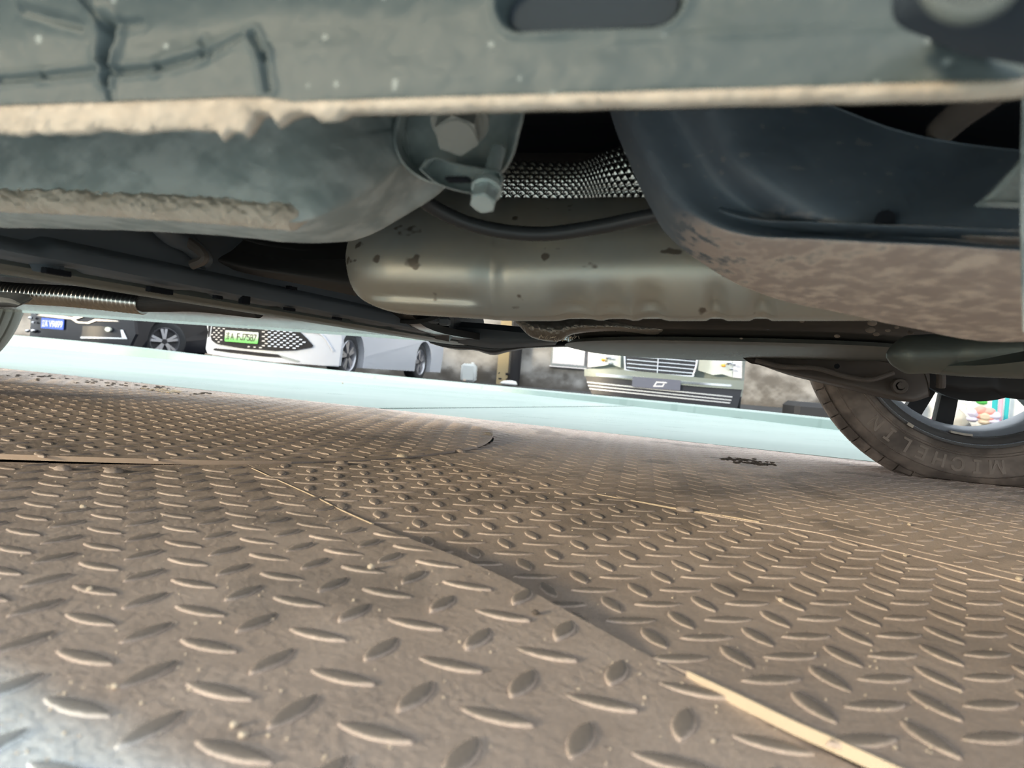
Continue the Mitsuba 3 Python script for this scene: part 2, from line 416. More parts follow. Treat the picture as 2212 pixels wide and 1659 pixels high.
def lug_mesh(L=0.0335, W=0.0106, H=0.00135, n=18):
    t = np.linspace(0, 2 * np.pi, n, endpoint=False)
    ex, ey = np.cos(t), np.sin(t)
    def ringp(l, w, z):
        return np.stack([l / 2 * np.sign(ex) * np.abs(ex) ** 1.0, w / 2 * np.sign(ey) * np.abs(ey) ** 1.6, np.full(n, z)], 1)
    rings = [ringp(L, W, -0.0012), ringp(L * .985, W * .95, 0.0002), ringp(L * .92, W * .82, H * .80), ringp(L * .72, W * .50, H)]
    v = np.vstack(rings + [[[0, 0, H * 1.03]]])
    f = gridfaces(4, n, 0, False, True)
    a = 3 * n + np.arange(n)
    f = np.vstack([f[:, ::-1] if False else f, np.stack([a, np.roll(a, -1), np.full(n, 4 * n)], 1)])
    me = trimesh.Trimesh(v, f, process=False)
    me.fix_normals()
    return me
LUG = lug_mesh()
LUG_UV = np.column_stack([np.clip(LUG.vertices[:, 2] / 0.00135, 0, 1), np.zeros(len(LUG.vertices))])
LUG_PLY = mikit.ply(LUG, 'lug_steel', smooth=True, uv=LUG_UV)

def steel_plate(name, label, poly, zf, axis_deg, spacing, origin, lug_h=1.0):
    key = thing(name, label, 'steel plate')
    # keep the part of the plate that lies near the picture; the rest is as flat
    me = trimesh.creation.extrude_polygon(poly.segmentize(0.03), 0.005, engine='earcut')
    # inner points for the gentle warp
    minx, miny, maxx, maxy = poly.bounds
    me.apply_translation([0, 0, -0.005])
    me = me.subdivide_to_size(0.12, max_iter=12) if False else me
    xs = np.arange(max(minx, -1.7), min(maxx, 1.0), 0.03); ys = np.arange(max(miny, 0.12), min(maxy, 2.4), 0.03)
    X, Y = np.meshgrid(xs, ys)
    pts = np.stack([X.ravel(), Y.ravel()], 1)
    import shapely
    inside = shapely.contains_xy(poly.buffer(-0.012), pts[:, 0], pts[:, 1])
    rim = np.array(poly.segmentize(0.015).exterior.coords)[:-1]
    P2 = np.vstack([rim, pts[inside]])
    from scipy.spatial import Delaunay
    tri = Delaunay(P2).simplices
    cen = P2[tri].mean(1)
    ok = shapely.contains_xy(poly, cen[:, 0], cen[:, 1])
    tri = tri[ok]
    nb = len(rim)
    top = np.column_stack([P2, zf(P2[:, 0], P2[:, 1])])
    bot = np.column_stack([P2, zf(P2[:, 0], P2[:, 1]) - 0.005])
    a = P2[tri[:, 1]] - P2[tri[:, 0]]; b = P2[tri[:, 2]] - P2[tri[:, 0]]
    flip = a[:, 0] * b[:, 1] - a[:, 1] * b[:, 0] < 0
    tri[flip] = tri[flip][:, ::-1]
    N = len(P2)
    i = np.arange(nb); j = (i + 1) % nb
    side = np.vstack([np.stack([i, i + N, j + N], 1), np.stack([i, j + N, j], 1)])
    body = trimesh.Trimesh(np.vstack([top, bot]), np.vstack([tri, tri[:, ::-1] + N, side]), process=False)
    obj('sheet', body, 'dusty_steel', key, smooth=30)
    # raised lugs: two crossed square lattices
    th = math.radians(axis_deg)
    ea, eb = np.array([math.cos(th), math.sin(th)]), np.array([-math.sin(th), math.cos(th)])
    R = int(4.5 / spacing)
    I, J = np.meshgrid(np.arange(-R, R), np.arange(-R, R))
    lat = np.array(origin) + spacing * (I[..., None] * ea + J[..., None] * eb)
    allp = np.vstack([np.column_stack([lat.reshape(-1, 2), np.zeros(lat.size // 2)]),
                      np.column_stack([(lat + spacing * 0.5 * (ea + eb)).reshape(-1, 2), np.ones(lat.size // 2)])])
    allp = allp[allp[:, 1] > 0.12]
    px, py, dep = project_px(allp[:, 0], allp[:, 1])
    see = (px > -130) & (px < 2340) & (py < 1800) & (dep > 0.12)
    allp, px, py, dep = allp[see], px[see], py[see], dep[see]
    inn = shapely.contains_xy(poly.buffer(-0.004), allp[:, 0], allp[:, 1])
    allp, dep = allp[inn], dep[inn]
    o = np.argsort(dep)
    allp, dep = allp[o], dep[o]
    rest = []
    for k, (x, y, w) in enumerate(allp):
        ang = th - math.pi / 4 + (math.pi / 2 if w else 0)
        c, s = math.cos(ang), math.sin(ang)
        M = np.eye(4); M[:2, :2] = [[c, -s], [s, c]]; M[2, 2] = lug_h; M[:3, 3] = (x, y, float(zf(x, y)))
        if k < 300:
            kk = numbered(key + '__lug')
            scene[kk] = {**LUG_PLY, 'to_world': T(M)}
        else:
            m2 = LUG.copy(); m2.apply_transform(M); rest.append(m2)
    if rest:
        kk = numbered(key + '__small_lugs')
        me = trimesh.Trimesh(np.vstack([q_.vertices for q_ in rest]), np.vstack([q_.faces + i_ * len(LUG.vertices) for i_, q_ in enumerate(rest)]), process=False)
        scene[kk] = mikit.ply(me, 'lug_steel', smooth=True, uv=np.tile(LUG_UV, (len(rest), 1)))
        labels[kk] = {'kind': 'stuff', 'label': 'far raised lugs'}
    return key

steel_plate('tread_plate', 'brown dusty checkered steel plate in the left foreground, its edge curling over its neighbour', R1, Z['r1'], 26.3, 0.0503, (-0.198, 0.377))
steel_plate('tread_plate', 'brown checkered steel plate in the right foreground between the two slanting seams', R2, Z['r2'], 59.0, 0.0452, (0.159, 0.406))
steel_plate('tread_plate', 'pale tan checkered steel plate that the far right wheel stands on', R3, Z['r3'], 80.3, 0.0475, (0.4378, 0.7908), 0.6)
dk = steel_plate('round_plate', 'round checkered steel cover plate with a raised curved rim', disc, Z['disc'], 1.0, 0.0505, (-0.562, 0.941))
# rusty worn edge strip on the near rim of the round plate
ph = np.linspace(math.radians(-82), math.radians(-47), 60)
arc_i = DC + (DR - 0.0015) * np.stack([np.cos(ph), np.sin(ph)], 1); arc_o = DC + (DR + 0.0012) * np.stack([np.cos(ph), np.sin(ph)], 1)
zz = Z['disc'](arc_o[:, 0], arc_o[:, 1])
wv = 0.0003 * meshkit.noise(np.column_stack([arc_o * 40, zz]))
S = np.stack([np.column_stack([arc_i, zz + .0004]), np.column_stack([arc_o, zz + .0003 + wv]), np.column_stack([arc_o, zz - .0052]), np.column_stack([arc_i, zz - .0052])], 1)
obj('rusty_edge', loft(S), 'rust_edge', dk, smooth=30, label='rusty worn edge')

# ------------------------------------------------------------------ the car overhead
car = thing('car', 'grey car overhead whose dented sill, dusty underbody and far wheels fill the upper half', 'car')
def cobj(name, mesh, m, parent=car, **k): return obj(name, mesh, m, parent, frame=CAR, **k)
def nz(P, f, s=0): return meshkit.fbm(np.asarray(P) * f, 3, s)

# near sill flange, seen close up
us = np.concatenate([np.linspace(-1.3, -0.34, 40)[:-1], np.linspace(-0.34, 0.14, 640), np.linspace(0.14, 0.56, 30)[1:]])
def seam_z(u):
    z = 0.2172 - 0.001 * np.clip(-u - 0.1, 0, 1)
    return z + np.where(u > 0.055, 0.9 * np.maximum(u - 0.055, 0) ** 1.3, 0)
prof = np.array([(0.120, 0.420), (0.135, 0.330), (0.172, 0.275), (0.200, 0.258), (0.2085, 0.246), (0.2100, 0.235), (0.2110, 0.225), (0.2120, 0.219), (0.2136, 0.2172), (0.2160, 0.2172), (0.2178, 0.219), (0.219, 0.230), (0.222, 0.245), (0.235, 0.27), (0.25, 0.33), (0.24, 0.42)])
pf = np.vstack([prof[:3], smoothpath(prof[3:9], 80), prof[9:]])
S = np.zeros((len(us), len(pf), 3))
dz = seam_z(us) - 0.2172
S[:, :, 0] = us[:, None]; S[:, :, 1] = pf[None, :, 0]
S[:, :, 2] = pf[None, :, 1] + dz[:, None] * np.clip((0.30 - pf[None, :, 1]) / 0.08, 0, 1)
q = S[:, 3:83, 0], S[:, 3:83, 2]
dent = 0.0022 * (nz(np.stack([q[0] * 30, q[1] * 60, q[0] * 0], -1), 1.0) - 0.5)
def crease(u0, z0, u1, z1, wdt, dep):
    a = np.array([u0, z0]); b = np.array([u1, z1]); d = b - a; L = (d @ d)
    tt = np.clip(((q[0] - a[0]) * d[0] + (q[1] - a[1]) * d[1]) / L, 0, 1)
    r = np.hypot(q[0] - a[0] - tt * d[0], q[1] - a[1] - tt * d[1])
    return dep * (np.exp(-(r / wdt) ** 2) - .35 * np.exp(-((r - 2 * wdt) / wdt) ** 2))
def cz(px, py): p = pc(px, py, v=0.211); return p[0], p[2]
for a, b, w_, d_ in (((205, 0), (245, 70), .0012, .0022), ((250, 65), (232, 120), .0022, .0046), ((236, 120), (232, 170), .0015, .0034), ((232, 170), (238, 215), .001, .0016),
                     ((0, 172), (90, 165), .0011, .0016), ((90, 165), (215, 152), .0011, .0014), ((240, 157), (340, 148), .0011, .0018), ((340, 148), (440, 122), .0012, .0018), ((440, 122), (525, 82), .0010, .0012),
                     ((550, 78), (572, 120), .0012, .0020), ((572, 120), (578, 190), .0012, .0020), ((85, 38), (190, 62), .0013, .0014), ((440, 90), (460, 118), .001, .001), ((250, 65), (320, 55), .001, .001)):
    dent = dent + crease(*cz(*a), *cz(*b), w_, d_)
u0, u1, zc = cz(1135, 6)[0], cz(1415, 6)[0], cz(1275, 4)[1]           # stadium shaped pressed recess
r = np.hypot(q[0] - np.clip(q[0], u0, u1), q[1] - zc + 0.012 * (q[0] - (u0 + u1) / 2))
dent = dent + 0.009 * (1 - np.clip((r - 0.0060) / 0.0020, 0, 1)) - 0.0009 * np.exp(-((r - 0.0092) / 0.0011) ** 2)
dent = dent - .0006 * np.exp(-((q[1] - cz(1700, 70)[1]) / .0010) ** 2) * np.clip((q[0] + .06) / .02, 0, 1)
S[:, 3:83, 1] += dent * np.clip((79 - np.arange(80)) / 14.0, 0, 1)[None] * np.clip(np.arange(80) / 6.0, 0, 1)[None]
full = S
cobj('rocker_panel', loft(full), 'sill_coating', label='dented grey sill flange', smooth=60)
gm = sg.LineString([(u0, zc), (u1, zc - .012 * (u1 - u0) * -1 * 0)]).buffer(.0058, 16)  # navy disc put in for the shade inside the oval hole
e = prism(gm, .0015, None); e.apply_translation([0, .2165, 0])
cobj('hole_shade', e, 'navy_liner', car + '__rocker_panel', smooth=30, label='dark navy disc standing for the shade inside the oval recess')
# dust caked lip under the flange: thin at the right, torn and thick at the left
us2 = np.linspace(-0.75, 0.50, 420)
pxl = project_px(us2 * CP + 0.213 * SP, -us2 * SP + 0.213 * CP, 0.2172)[0]
n1 = meshkit.fbm(np.stack([us2 * 95, us2 * 0, us2 * 0 + 3], -1), 3) - 0.5
n2 = meshkit.noise(np.stack([us2 * 240, us2 * 0 + 2, us2 * 0], -1))
torn = np.clip((640 - pxl) / 60, 0, 1)
hgt = 0.0016 + 0.0010 * n1 + torn * (0.0046 + 0.0028 * n1 + 0.003 * (n2 > 0.83))
hgt = np.where((pxl > 540) & (pxl < 590), 0.0012, hgt)
hgt = np.where((pxl > 680) & (pxl < 730), hgt + 0.0022, hgt)
sz = seam_z(us2)
top = 0.0016 + 0.0020 * torn + 0.0006 * n1
lip = np.stack([np.column_stack([us2, 0.2112 - 0.0004 * torn, sz + top]), np.column_stack([us2, 0.2106 - 0.0008 * torn - 0.0006 * n2, sz + 0.0002]),
                np.column_stack([us2, 0.2120 + 0 * us2, sz - hgt * 0.8]), np.column_stack([us2, 0.2145 + 0 * us2, sz - hgt]),
                np.column_stack([us2, 0.2185 + 0 * us2, sz - hgt * 0.6]), np.column_stack([us2, 0.2190 + 0 * us2, sz + 0.002])], 1)
cobj('lip', loft(lip), 'pale_dust', car + '__rocker_panel', label='pale dust caked along the lower lip', smooth=60)
# side skin above, and the closed floor of the body
side = slab(np.array([[(u, 0.085, z) for z in (0.30, 0.45, 0.7)] for u in np.linspace(-1.5, 0.02, 8)]), (0, 0.06, 0))
cobj('door_skin', side, 'sill_coating')
# floor pan
pan = trimesh.creation.box([4.6, 1.72, 0.03]); pan.apply_translation([-1.15, 1.03, 0.385])
cobj('floor_pan', pan, 'black_void', smooth=False)
body = trimesh.creation.box([4.5, 1.70, 0.5]); body.apply_translation([-1.15, 1.03, 0.68])
cobj('body_shell', body, 'sill_coating', smooth=False)

# liner and fastener at the upper right
PR = [[(1935, -40, .185), (2000, -45, .165), (2110, -50, .155), (2260, -60, .150)],
      [(1932, 30, .188), (1990, 20, .172), (2110, 10, .163), (2260, 0, .156)],
      [(1955, 62, .195), (2020, 75, .183), (2120, 75, .173), (2260, 80, .165)],
      [(2010, 85, .203), (2070, 112, .198), (2150, 125, .190), (2260, 140, .182)],
      [(2020, 90, .212), (2080, 118, .210), (2160, 132, .206), (2260, 150, .200)]]
P = upsample(np.array([[pc(a, b, v=v) for a, b, v in r_] for r_ in PR]), 30, 30)
cobj('arch_liner', slab(P, (0, 0.004, 0.002)), 'navy_liner', label='dark plastic liner edge')
c = pc(2086, -36, v=.156)
me = cat(move(trimesh.creation.torus(0.0068, 0.0020, major_sections=32, minor_sections=10), np.array([[1, 0, 0, 0], [0, 0, -1, 0], [0, 1, 0, 0], [0, 0, 0, 1.0]])),
         move(trimesh.creation.cylinder(0.0058, 0.004, sections=24), np.array([[1, 0, 0, 0], [0, 0, -1, 0], [0, 1, 0, 0], [0, 0, 0, 1.0]])))
me.apply_translation(c - [0, 0.003, 0])
cobj('clip', me, 'grey_clip', car + '__arch_liner', label='grey round clip')

# near rail behind the sill: face, bottom, rounded right end
def railrow(pxs):
    return None
st = []
RL = [  # px, face top y, bend y, far lower edge y, v face, v lower
    (-260, 200, 395, 470, .34, .42), (-40, 200, 425, 482, .333, .42), (150, 200, 430, 486, .330, .42), (330, 200, 440, 490, .330, .42), (500, 200, 452, 500, .330, .425),
    (620, 200, 462, 512, .332, .43), (700, 205, 455, 516, .340, .44), (770, 210, 420, 512, .356, .45), (830, 215, 380, 490, .376, .452), (890, 220, 330, 455, .400, .45), (945, 225, 290, 420, .425, .45), (985, 230, 270, 380, .45, .456)]
for px, yt, yb, yl, vf, vl in RL:
    t_, b_, l_ = pc(px, yt, v=vf + .004), pc(px, yb, v=vf), pc(px, yl, v=vl)
    mid1 = t_ * .5 + b_ * .5
    b2 = b_ + np.array([0, .006, -.0035]) if px < 640 else b_ * .8 + l_ * .2 + np.array([0, -.004, -.001])
    mid2 = b2 * .5 + l_ * .5 + np.array([0, 0, -.002])
    back = l_ + np.array([0, .03, .05])
    st.append([t_ + np.array([0, .0, .12]), t_, mid1, b_, b2, mid2, l_, back])
P = upsample(np.array(st), 170, 64)
P[..., 1] += 0.0020 * (nz(P * [1, 1, 1], 55.0) - 0.5)
P[..., 2] += 0.0012 * (nz(P, 70.0, 5) - 0.5)
cobj('side_rail', slab(P, (0, 0.012, 0.012)), 'rail_coating', label='grey coated box rail', smooth=60)
# rough dusty lower edge of the rail
n_ = 700
pxs = np.linspace(-240, 648, n_)
yb = np.interp(pxs, [r_[0] for r_ in RL], [r_[2] for r_ in RL])
b_ = np.array([pc(a, y + 2, v=np.interp(a, [r_[0] for r_ in RL], [r_[4] for r_ in RL])) for a, y in zip(pxs, yb)])
endf = np.clip((648 - pxs) / 25, 0, 1)
ring_ = [(.0006, .0062), (-.0018, .0030), (-.0022, -.0022), (.0012, -.0062), (.0075, -.0062), (.010, .0)]
L = np.stack([b_ + np.column_stack([np.zeros(n_), np.full(n_, dv), dz * (0.35 + 0.65 * endf)]) for dv, dz in ring_], 1)
L = upsample(L, n_, 26)
nn = meshkit.fbm(L * [300, 420, 420], 2, 3) - .45
L[..., 1] -= .0036 * nn * endf[:, None]; L[..., 2] -= .0024 * nn * np.linspace(0, 1, 26)[None] * endf[:, None]
L = np.concatenate([L, (b_ + np.array([0, .008, .006]))[:, None]], 1)
cobj('lower_edge', loft(L), 'pale_dust', car + '__side_rail', label='rough dust covered lower edge', smooth=40)
# drain plug dimple under the rail
P = upsample(np.array([[pc(a, b, v=v) for a, b, v in r_] for r_ in [[(370, 476, .37), (440, 478, .367), (520, 478, .367), (575, 486, .37)], [(400, 488, .385), (460, 490, .378), (520, 492, .378), (570, 494, .385)], [(430, 494, .405), (480, 500, .402), (520, 503, .402), (560, 504, .405)]]]), 12, 24)
cobj('plug', slab(P, (0, .004, .004)), 'sill_coating', car + '__side_rail', label='grey oval plug')

# pivot bracket with two bolts
C0 = pc(990, 330, v=.372)
k_ = 0.372 / 1.0 / F_PX
def cup(pts, v, rim=.008):
    """Rounded cup outline given in pixels -> shell with a rim."""
    pts = smoothpath(np.array(pts + [pts[0]], float), 60)[:-1]
    ctr = pts.mean(0)
    rings = []
    for s, dv in ((1.0, .012), (1.0, -.003), (.95, -.005), (.90, -.002), (.82, .012), (.55, .020), (.2, .022), (0.01, .022)):
        rings.append([pc(*(ctr + (p - ctr) * s), v=v + dv) for p in pts])
    return loft(np.array(rings), caps=True)
CUP = [(870, 215), (848, 290), (862, 345), (900, 382), (945, 400), (1000, 405), (1060, 392), (1098, 360), (1120, 300), (1125, 215), (1000, 205)]
cobj('pivot_bracket', cup(CUP, .385), 'rail_coating', label='rounded bracket around the pivot bolt')
LOW = [(905, 365), (940, 395), (985, 412), (1040, 420), (1085, 400), (1080, 370), (1040, 362), (980, 352), (930, 340)]
cobj('ledge', cup(LOW, .366), 'rail_coating', car + '__pivot_bracket')
sl = pc(990, 388, v=.3545)
cobj('slot', trimesh.util.concatenate([move(cbox((.0125, .006, .0022), ch=.3), trans(*sl))]), 'black_void', car + '__pivot_bracket', label='dark slot')
def hexbolt(px, py, v, af, length, wr, m, name, tilt, roll_=0.3, neck=0.0):
    p = pc(px, py, v=v)
    h = trimesh.creation.cylinder(af / math.sqrt(3), length, sections=6)
    h = h.slice_plane([0, 0, length / 2 - 0.0], [0, 0, -1]) if False else h
    top_ = trimesh.creation.cone(af / math.sqrt(3) * .96, 0.003, sections=24) if False else None
    h.apply_transform(trimesh.transformations.rotation_matrix(roll_, [0, 0, 1]))
    ch = trimesh.creation.cylinder(af * .47, length + .0016, sections=24)
    w = trimesh.creation.cylinder(wr, .0035, sections=40); w.apply_translation([0, 0, length / 2 + .001])
    w2 = trimesh.creation.cylinder(wr * .80, .003, sections=40); w2.apply_translation([0, 0, length / 2 - .002])
    sh = trimesh.creation.cylinder(af * .34, .03, sections=20); sh.apply_translation([0, 0, length / 2 + .015])
    me_ = cat(h, ch, w, w2, sh)
    d = np.array(tilt, float); d /= np.linalg.norm(d)
    Rm = trimesh.geometry.align_vectors([0, 0, 1], d)
    me_.apply_transform(Rm); me_.apply_translation(p)
    return cobj(name, me_, m, car + '__pivot_bracket', smooth=25, label=f'{"large pale hex bolt with washer" if wr > .012 else "small bright hex bolt"}')
hexbolt(990, 278, .352, .0195, .0135, .0145, 'bolt_steel', 'hex_bolt', (-.18, .62, .75), .2)
hexbolt(1047, 424, .360, .0118, .0100, .0078, 'bright_bolt', 'hex_bolt', (-.05, .55, .8), .45)
# near-black sheet, shade of the void behind the bracket put into its colour
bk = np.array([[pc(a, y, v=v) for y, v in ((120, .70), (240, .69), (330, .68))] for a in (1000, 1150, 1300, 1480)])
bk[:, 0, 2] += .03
cobj('void_sheet', slab(upsample(bk, 12, 8), (0, .01, .01)), 'black_void')

# embossed foil heat shield above the tank
FO = np.array([[pc(1080, 355, v=.60), pc(1080, 395, v=.585), pc(1080, 428, v=.575)], [pc(1240, 360, v=.60), pc(1240, 395, v=.585), pc(1240, 430, v=.575)],
               [pc(1320, 330, v=.60), pc(1320, 380, v=.585), pc(1320, 428, v=.575)], [pc(1460, 290, v=.60), pc(1460, 360, v=.585), pc(1460, 428, v=.575)]])
def embossed(P, cu, cv, amp, n=160, m=70):
    P = upsample(P, n, m)
    du, dv = np.gradient(P, axis=0), np.gradient(P, axis=1)
    N = np.cross(du, dv); N /= np.linalg.norm(N, axis=-1, keepdims=True)
    if (N[..., 1]).mean() > 0: N = -N
    i, j = np.meshgrid(np.arange(n) / n * cu, np.arange(m) / m * cv, indexing='ij')
    d = np.maximum(0, np.sin(np.pi * (i + .5 * np.floor(j) % 1))) * 0 + np.abs(np.sin(np.pi * (i + .5 * (np.floor(j) % 2)))) * np.abs(np.sin(np.pi * j))
    return P + N * (amp * d)[..., None]
cobj('heat_shield', slab(embossed(FO, 26, 8, .0032, 260, 110), (0, .004, .004)), 'foil', label='embossed shiny foil heat shield', smooth=60)

# steel tank
uL, uR = pc(686, 540, v=.62)[0], 0.55
nu, stt = 260, []
sec = np.array([(.80, .330), (.70, .325), (.655, .298), (.628, .272), (.612, .247), (.608, .222), (.616, .200), (.626, .1885), (.636, .1855), (.660, .1855), (.70, .195), (.80, .20)])
su = np.concatenate([np.linspace(0, .08, 60) ** 1.0, np.linspace(.083, uR - uL, nu - 60)]) + uL
scall = [(pc(a, 680, v=.63)[0], w, d) for a, w, d in ((1240, .030, .0055), (1325, .022, .0050), (1402, .020, .0068), (1545, .012, .0070), (1645, .012, .0070))]
gu = pc(1055, 600, v=.61)[0]
S = np.zeros((nu, 60, 3))
for i, u in enumerate(su):
    s_ = np.clip((u - uL) / .085, 0, 1)
    k = math.sqrt(max(1 - (1 - s_) ** 2, 0.0))
    v_, z_ = sec[:, 0].copy(), sec[:, 1].copy()
    v_ = .80 + (v_ - .80) * (0.55 + .45 * k); zc_ = .262
    z_ = zc_ + (z_ - zc_) * (0.30 + .70 * k)
    row = smoothpath(np.column_stack([v_, z_]), 60)
    lowr = np.exp(-((row[:, 1] - .1905) / .006) ** 2) * (row[:, 0] < .67)
    for uc, w, d in scall:
        row[:, 1] += d * lowr * np.exp(-(abs(u - uc) / w * 2) ** 4) * np.clip(s_ * 2, 0, 1)
        row[:, 0] += d * .8 * np.exp(-((row[:, 1] - .198) / .009) ** 2) * np.exp(-(abs(u - uc) / w * 2) ** 4) * (row[:, 0] < .66)
    front = (row[:, 0] < .68) & (row[:, 1] < .30)
    row[:, 0] += .006 * np.exp(-((u - gu) / .009) ** 2) * front                                  # strap groove
    em = np.clip((.06 - abs(u - (uL + .105))) / .014, 0, 1) * np.exp(-((row[:, 1] - .199) / .0048) ** 2)
    row[:, 0] += .005 * em * front                                                              # long pressed swage
    S[i, :, 0] = u; S[i, :, 1] = row[:, 0]; S[i, :, 2] = row[:, 1] + .058 * np.clip(u + .20, 0, .36)
cobj('tank', loft(S), 'stained_steel', label='silver tan pressed steel tank with a crimped lower flange', smooth=60)
# dark band running over the tank and the curved bar before it
bar = smoothpath([pc(a, b, v=v) for a, b, v in ((880, 405, .50), (940, 450, .52), (1010, 482, .535), (1090, 500, .545), (1180, 505, .55), (1280, 492, .55), (1370, 474, .545), (1460, 455, .535), (1560, 425, .53))], 60)
cobj('stabiliser_bar', tube(bar, .0054, 16), 'dark_steel', label='dark curved bar in front of the tank', smooth=60)

# big curved suspension arm on the right
ARM = [[(1295, 150, .50), (1320, 150, .455), (1440, 150, .44), (1530, 150, .43), (1700, 150, .45)],
       [(1312, 225, .50), (1340, 222, .45), (1450, 215, .445), (1545, 210, .43), (1720, 190, .45)],
       [(1350, 330, .51), (1380, 318, .45), (1490, 300, .448), (1590, 290, .43), (1780, 220, .455)],
       [(1398, 435, .52), (1432, 415, .45), (1550, 390, .448), (1650, 370, .425), (1850, 248, .46)],
       [(1445, 512, .535), (1500, 475, .444), (1640, 462, .450), (1735, 430, .428), (1915, 272, .46)],
       [(1535, 580, .555), (1600, 515, .434), (1740, 498, .446), (1815, 462, .428), (1985, 292, .46)],
       [(1660, 640, .575), (1745, 530, .424), (1830, 506, .437), (1895, 470, .424), (2045, 303, .46)],
       [(1800, 674, .585), (1885, 542, .413), (1935, 514, .425), (1985, 470, .415), (2105, 312, .46)],
       [(1955, 706, .585), (2015, 552, .402), (2045, 520, .413), (2075, 478, .404), (2165, 320, .45)],
       [(2105, 734, .575), (2135, 562, .392), (2145, 530, .403), (2155, 488, .396), (2215, 325, .44)],
       [(2290, 738, .555), (2290, 570, .372), (2290, 538, .383), (2290, 496, .376), (2300, 335, .42)]]
A = np.array([[pc(a, b, v=v) for a, b, v in r_] for r_ in ARM])
P = upsample(A, 150, 120)
lowz = np.linspace(0, 1, 120)
P[..., 2] += 0.0030 * (nz(P, 40.0, 9) - .5) * (lowz < .24)[None]
cobj('suspension_arm', slab(P, np.stack([np.zeros((150, 120)), np.interp(lowz, [0, .22, .45, 1], [.004, .006, .014, .016])[None] + 0 * P[..., 0], np.interp(lowz, [0, .22, .45, .7, 1], [.012, .012, .008, -.003, -.010])[None] + 0 * P[..., 0]], -1)), 'arm_paint', label='broad curved dark arm, its underside brown with dust', smooth=60)
p = pc(1912, 475, v=.4175)
hole = move(trimesh.creation.cylinder(.0046, .004, sections=32), np.array([[1, 0, 0, 0], [0, 0, -1, 0], [0, 1, 0, 0], [0, 0, 0, 1.0]])); hole.apply_translation(p + [0, -.0005, 0])
cobj('drain_hole', hole, 'black_void', car + '__suspension_arm', label='dark round hole')
BR = [[(2122, 430, .40), (2122, 436, .40), (2212, 438, .37)], [(2150, 405, .395), (2160, 420, .395), (2225, 430, .37)], [(2215, 335, .375), (2225, 345, .375), (2290, 350, .35)], [(2290, 255, .35), (2300, 265, .35), (2340, 275, .33)]]
cobj('gusset', slab(upsample(np.array([[pc(a, b, v=v) for a, b, v in r_] for r_ in BR]), 14, 12), (0, .01, .0)), 'rail_coating', label='grey triangular bracket')
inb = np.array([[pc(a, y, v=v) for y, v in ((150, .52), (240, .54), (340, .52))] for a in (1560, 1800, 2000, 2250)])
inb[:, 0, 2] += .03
cobj('void_sheet', slab(upsample(inb, 12, 8), (0, .01, .01)), 'black_void')  # second near-black sheet, coloured as the shade in the arm's hollow
tb = smoothpath([pc(a, b, v=v) for a, b, v in ((2030, 285, .47), (2075, 245, .44), (2130, 205, .41), (2180, 165, .38))], 12)
cobj('link_rod', tube(tb, .0075, 14), 'brown_steel', label='rusty brown link rod')
cobj('hanger', tube(smoothpath([pc(2214, 200, v=.36), pc(2210, 420, v=.36), pc(2213, 600, v=.37), pc(2216, 715, v=.38)], 12), .0012, 8), 'rail_coating')

# crossmember running across the car with notched lower lip
vs = np.linspace(.10, 1.56, 220)
def top_z(v): return np.interp(v, [.1, .46, .475, .80, 1.0, 1.3, 1.56], [.205, .207, .2135, .216, .217, .216, .213])
SB = np.zeros((len(vs), 9, 3))
for i, v in enumerate(vs):
    zt = top_z(v); w = .0006 * math.sin(v * 40)
    n_ = 0.004 if any(abs(v - c_) < h_ for c_, h_ in ((.50, .018), (.66, .022), (.80, .012), (.96, .02), (1.10, .018), (1.25, .015))) else 0
    SB[i] = [(-.565, v, .30), (-.545, v, zt + .004), (-.532, v, zt - .001), (-.528, v, zt - .006), (-.527 + w, v, .1985), (-.531, v, .1950 + n_ * .2), (-.548, v, .1935 + n_ * .6), (-.570, v, .196 + n_), (-.60, v, .22)]
cobj('crossmember', loft(SB), 'dusty_plastic', label='dark plastic covered crossmember', smooth=30)
SL = np.zeros((len(vs), 6, 3))
for i, v in enumerate(vs):
    SL[i] = [(-.552, v, .199), (-.549, v, .1905), (-.556, v, .1865), (-.580, v, .1858), (-.612, v, .1875), (-.62, v, .20)]
cobj('lower_lip', loft(SL), 'silencer_steel', car + '__crossmember', label='pale metal lower lip', smooth=40)
for a, b, w, h_ in ((122, 588, .024, .0045), (345, 628, .030, .005), (528, 648, .014, .0090), (470, 642, .010, .0035), (625, 668, .018, .0035), (728, 688, .018, .0035), (630, 622, .016, .0035)):
    p = pc(a, b, u=-.5298)
    cobj('notch', move(cbox((.006, w, h_), ch=.12), trans(*p)), 'black_void', car + '__crossmember', smooth=False, label='black block standing for a shaded notch')  # flush black block, shade of the recess put into its colour
for a, b in ((60, 555), (240, 570)):
    pass
PF = np.array([[pc(a, y, v=v) for a, y, v in r_] for r_ in (((60, 535, .47), (60, 560, .465), (70, 585, .465)), ((100, 532, .48), (100, 560, .475), (105, 590, .472)), ((125, 520, .49), (125, 560, .485), (125, 592, .48)))])
cobj('flap', slab(upsample(PF, 10, 10), (0, .006, .0)), 'dusty_plastic', car + '__crossmember', label='small grey flap')
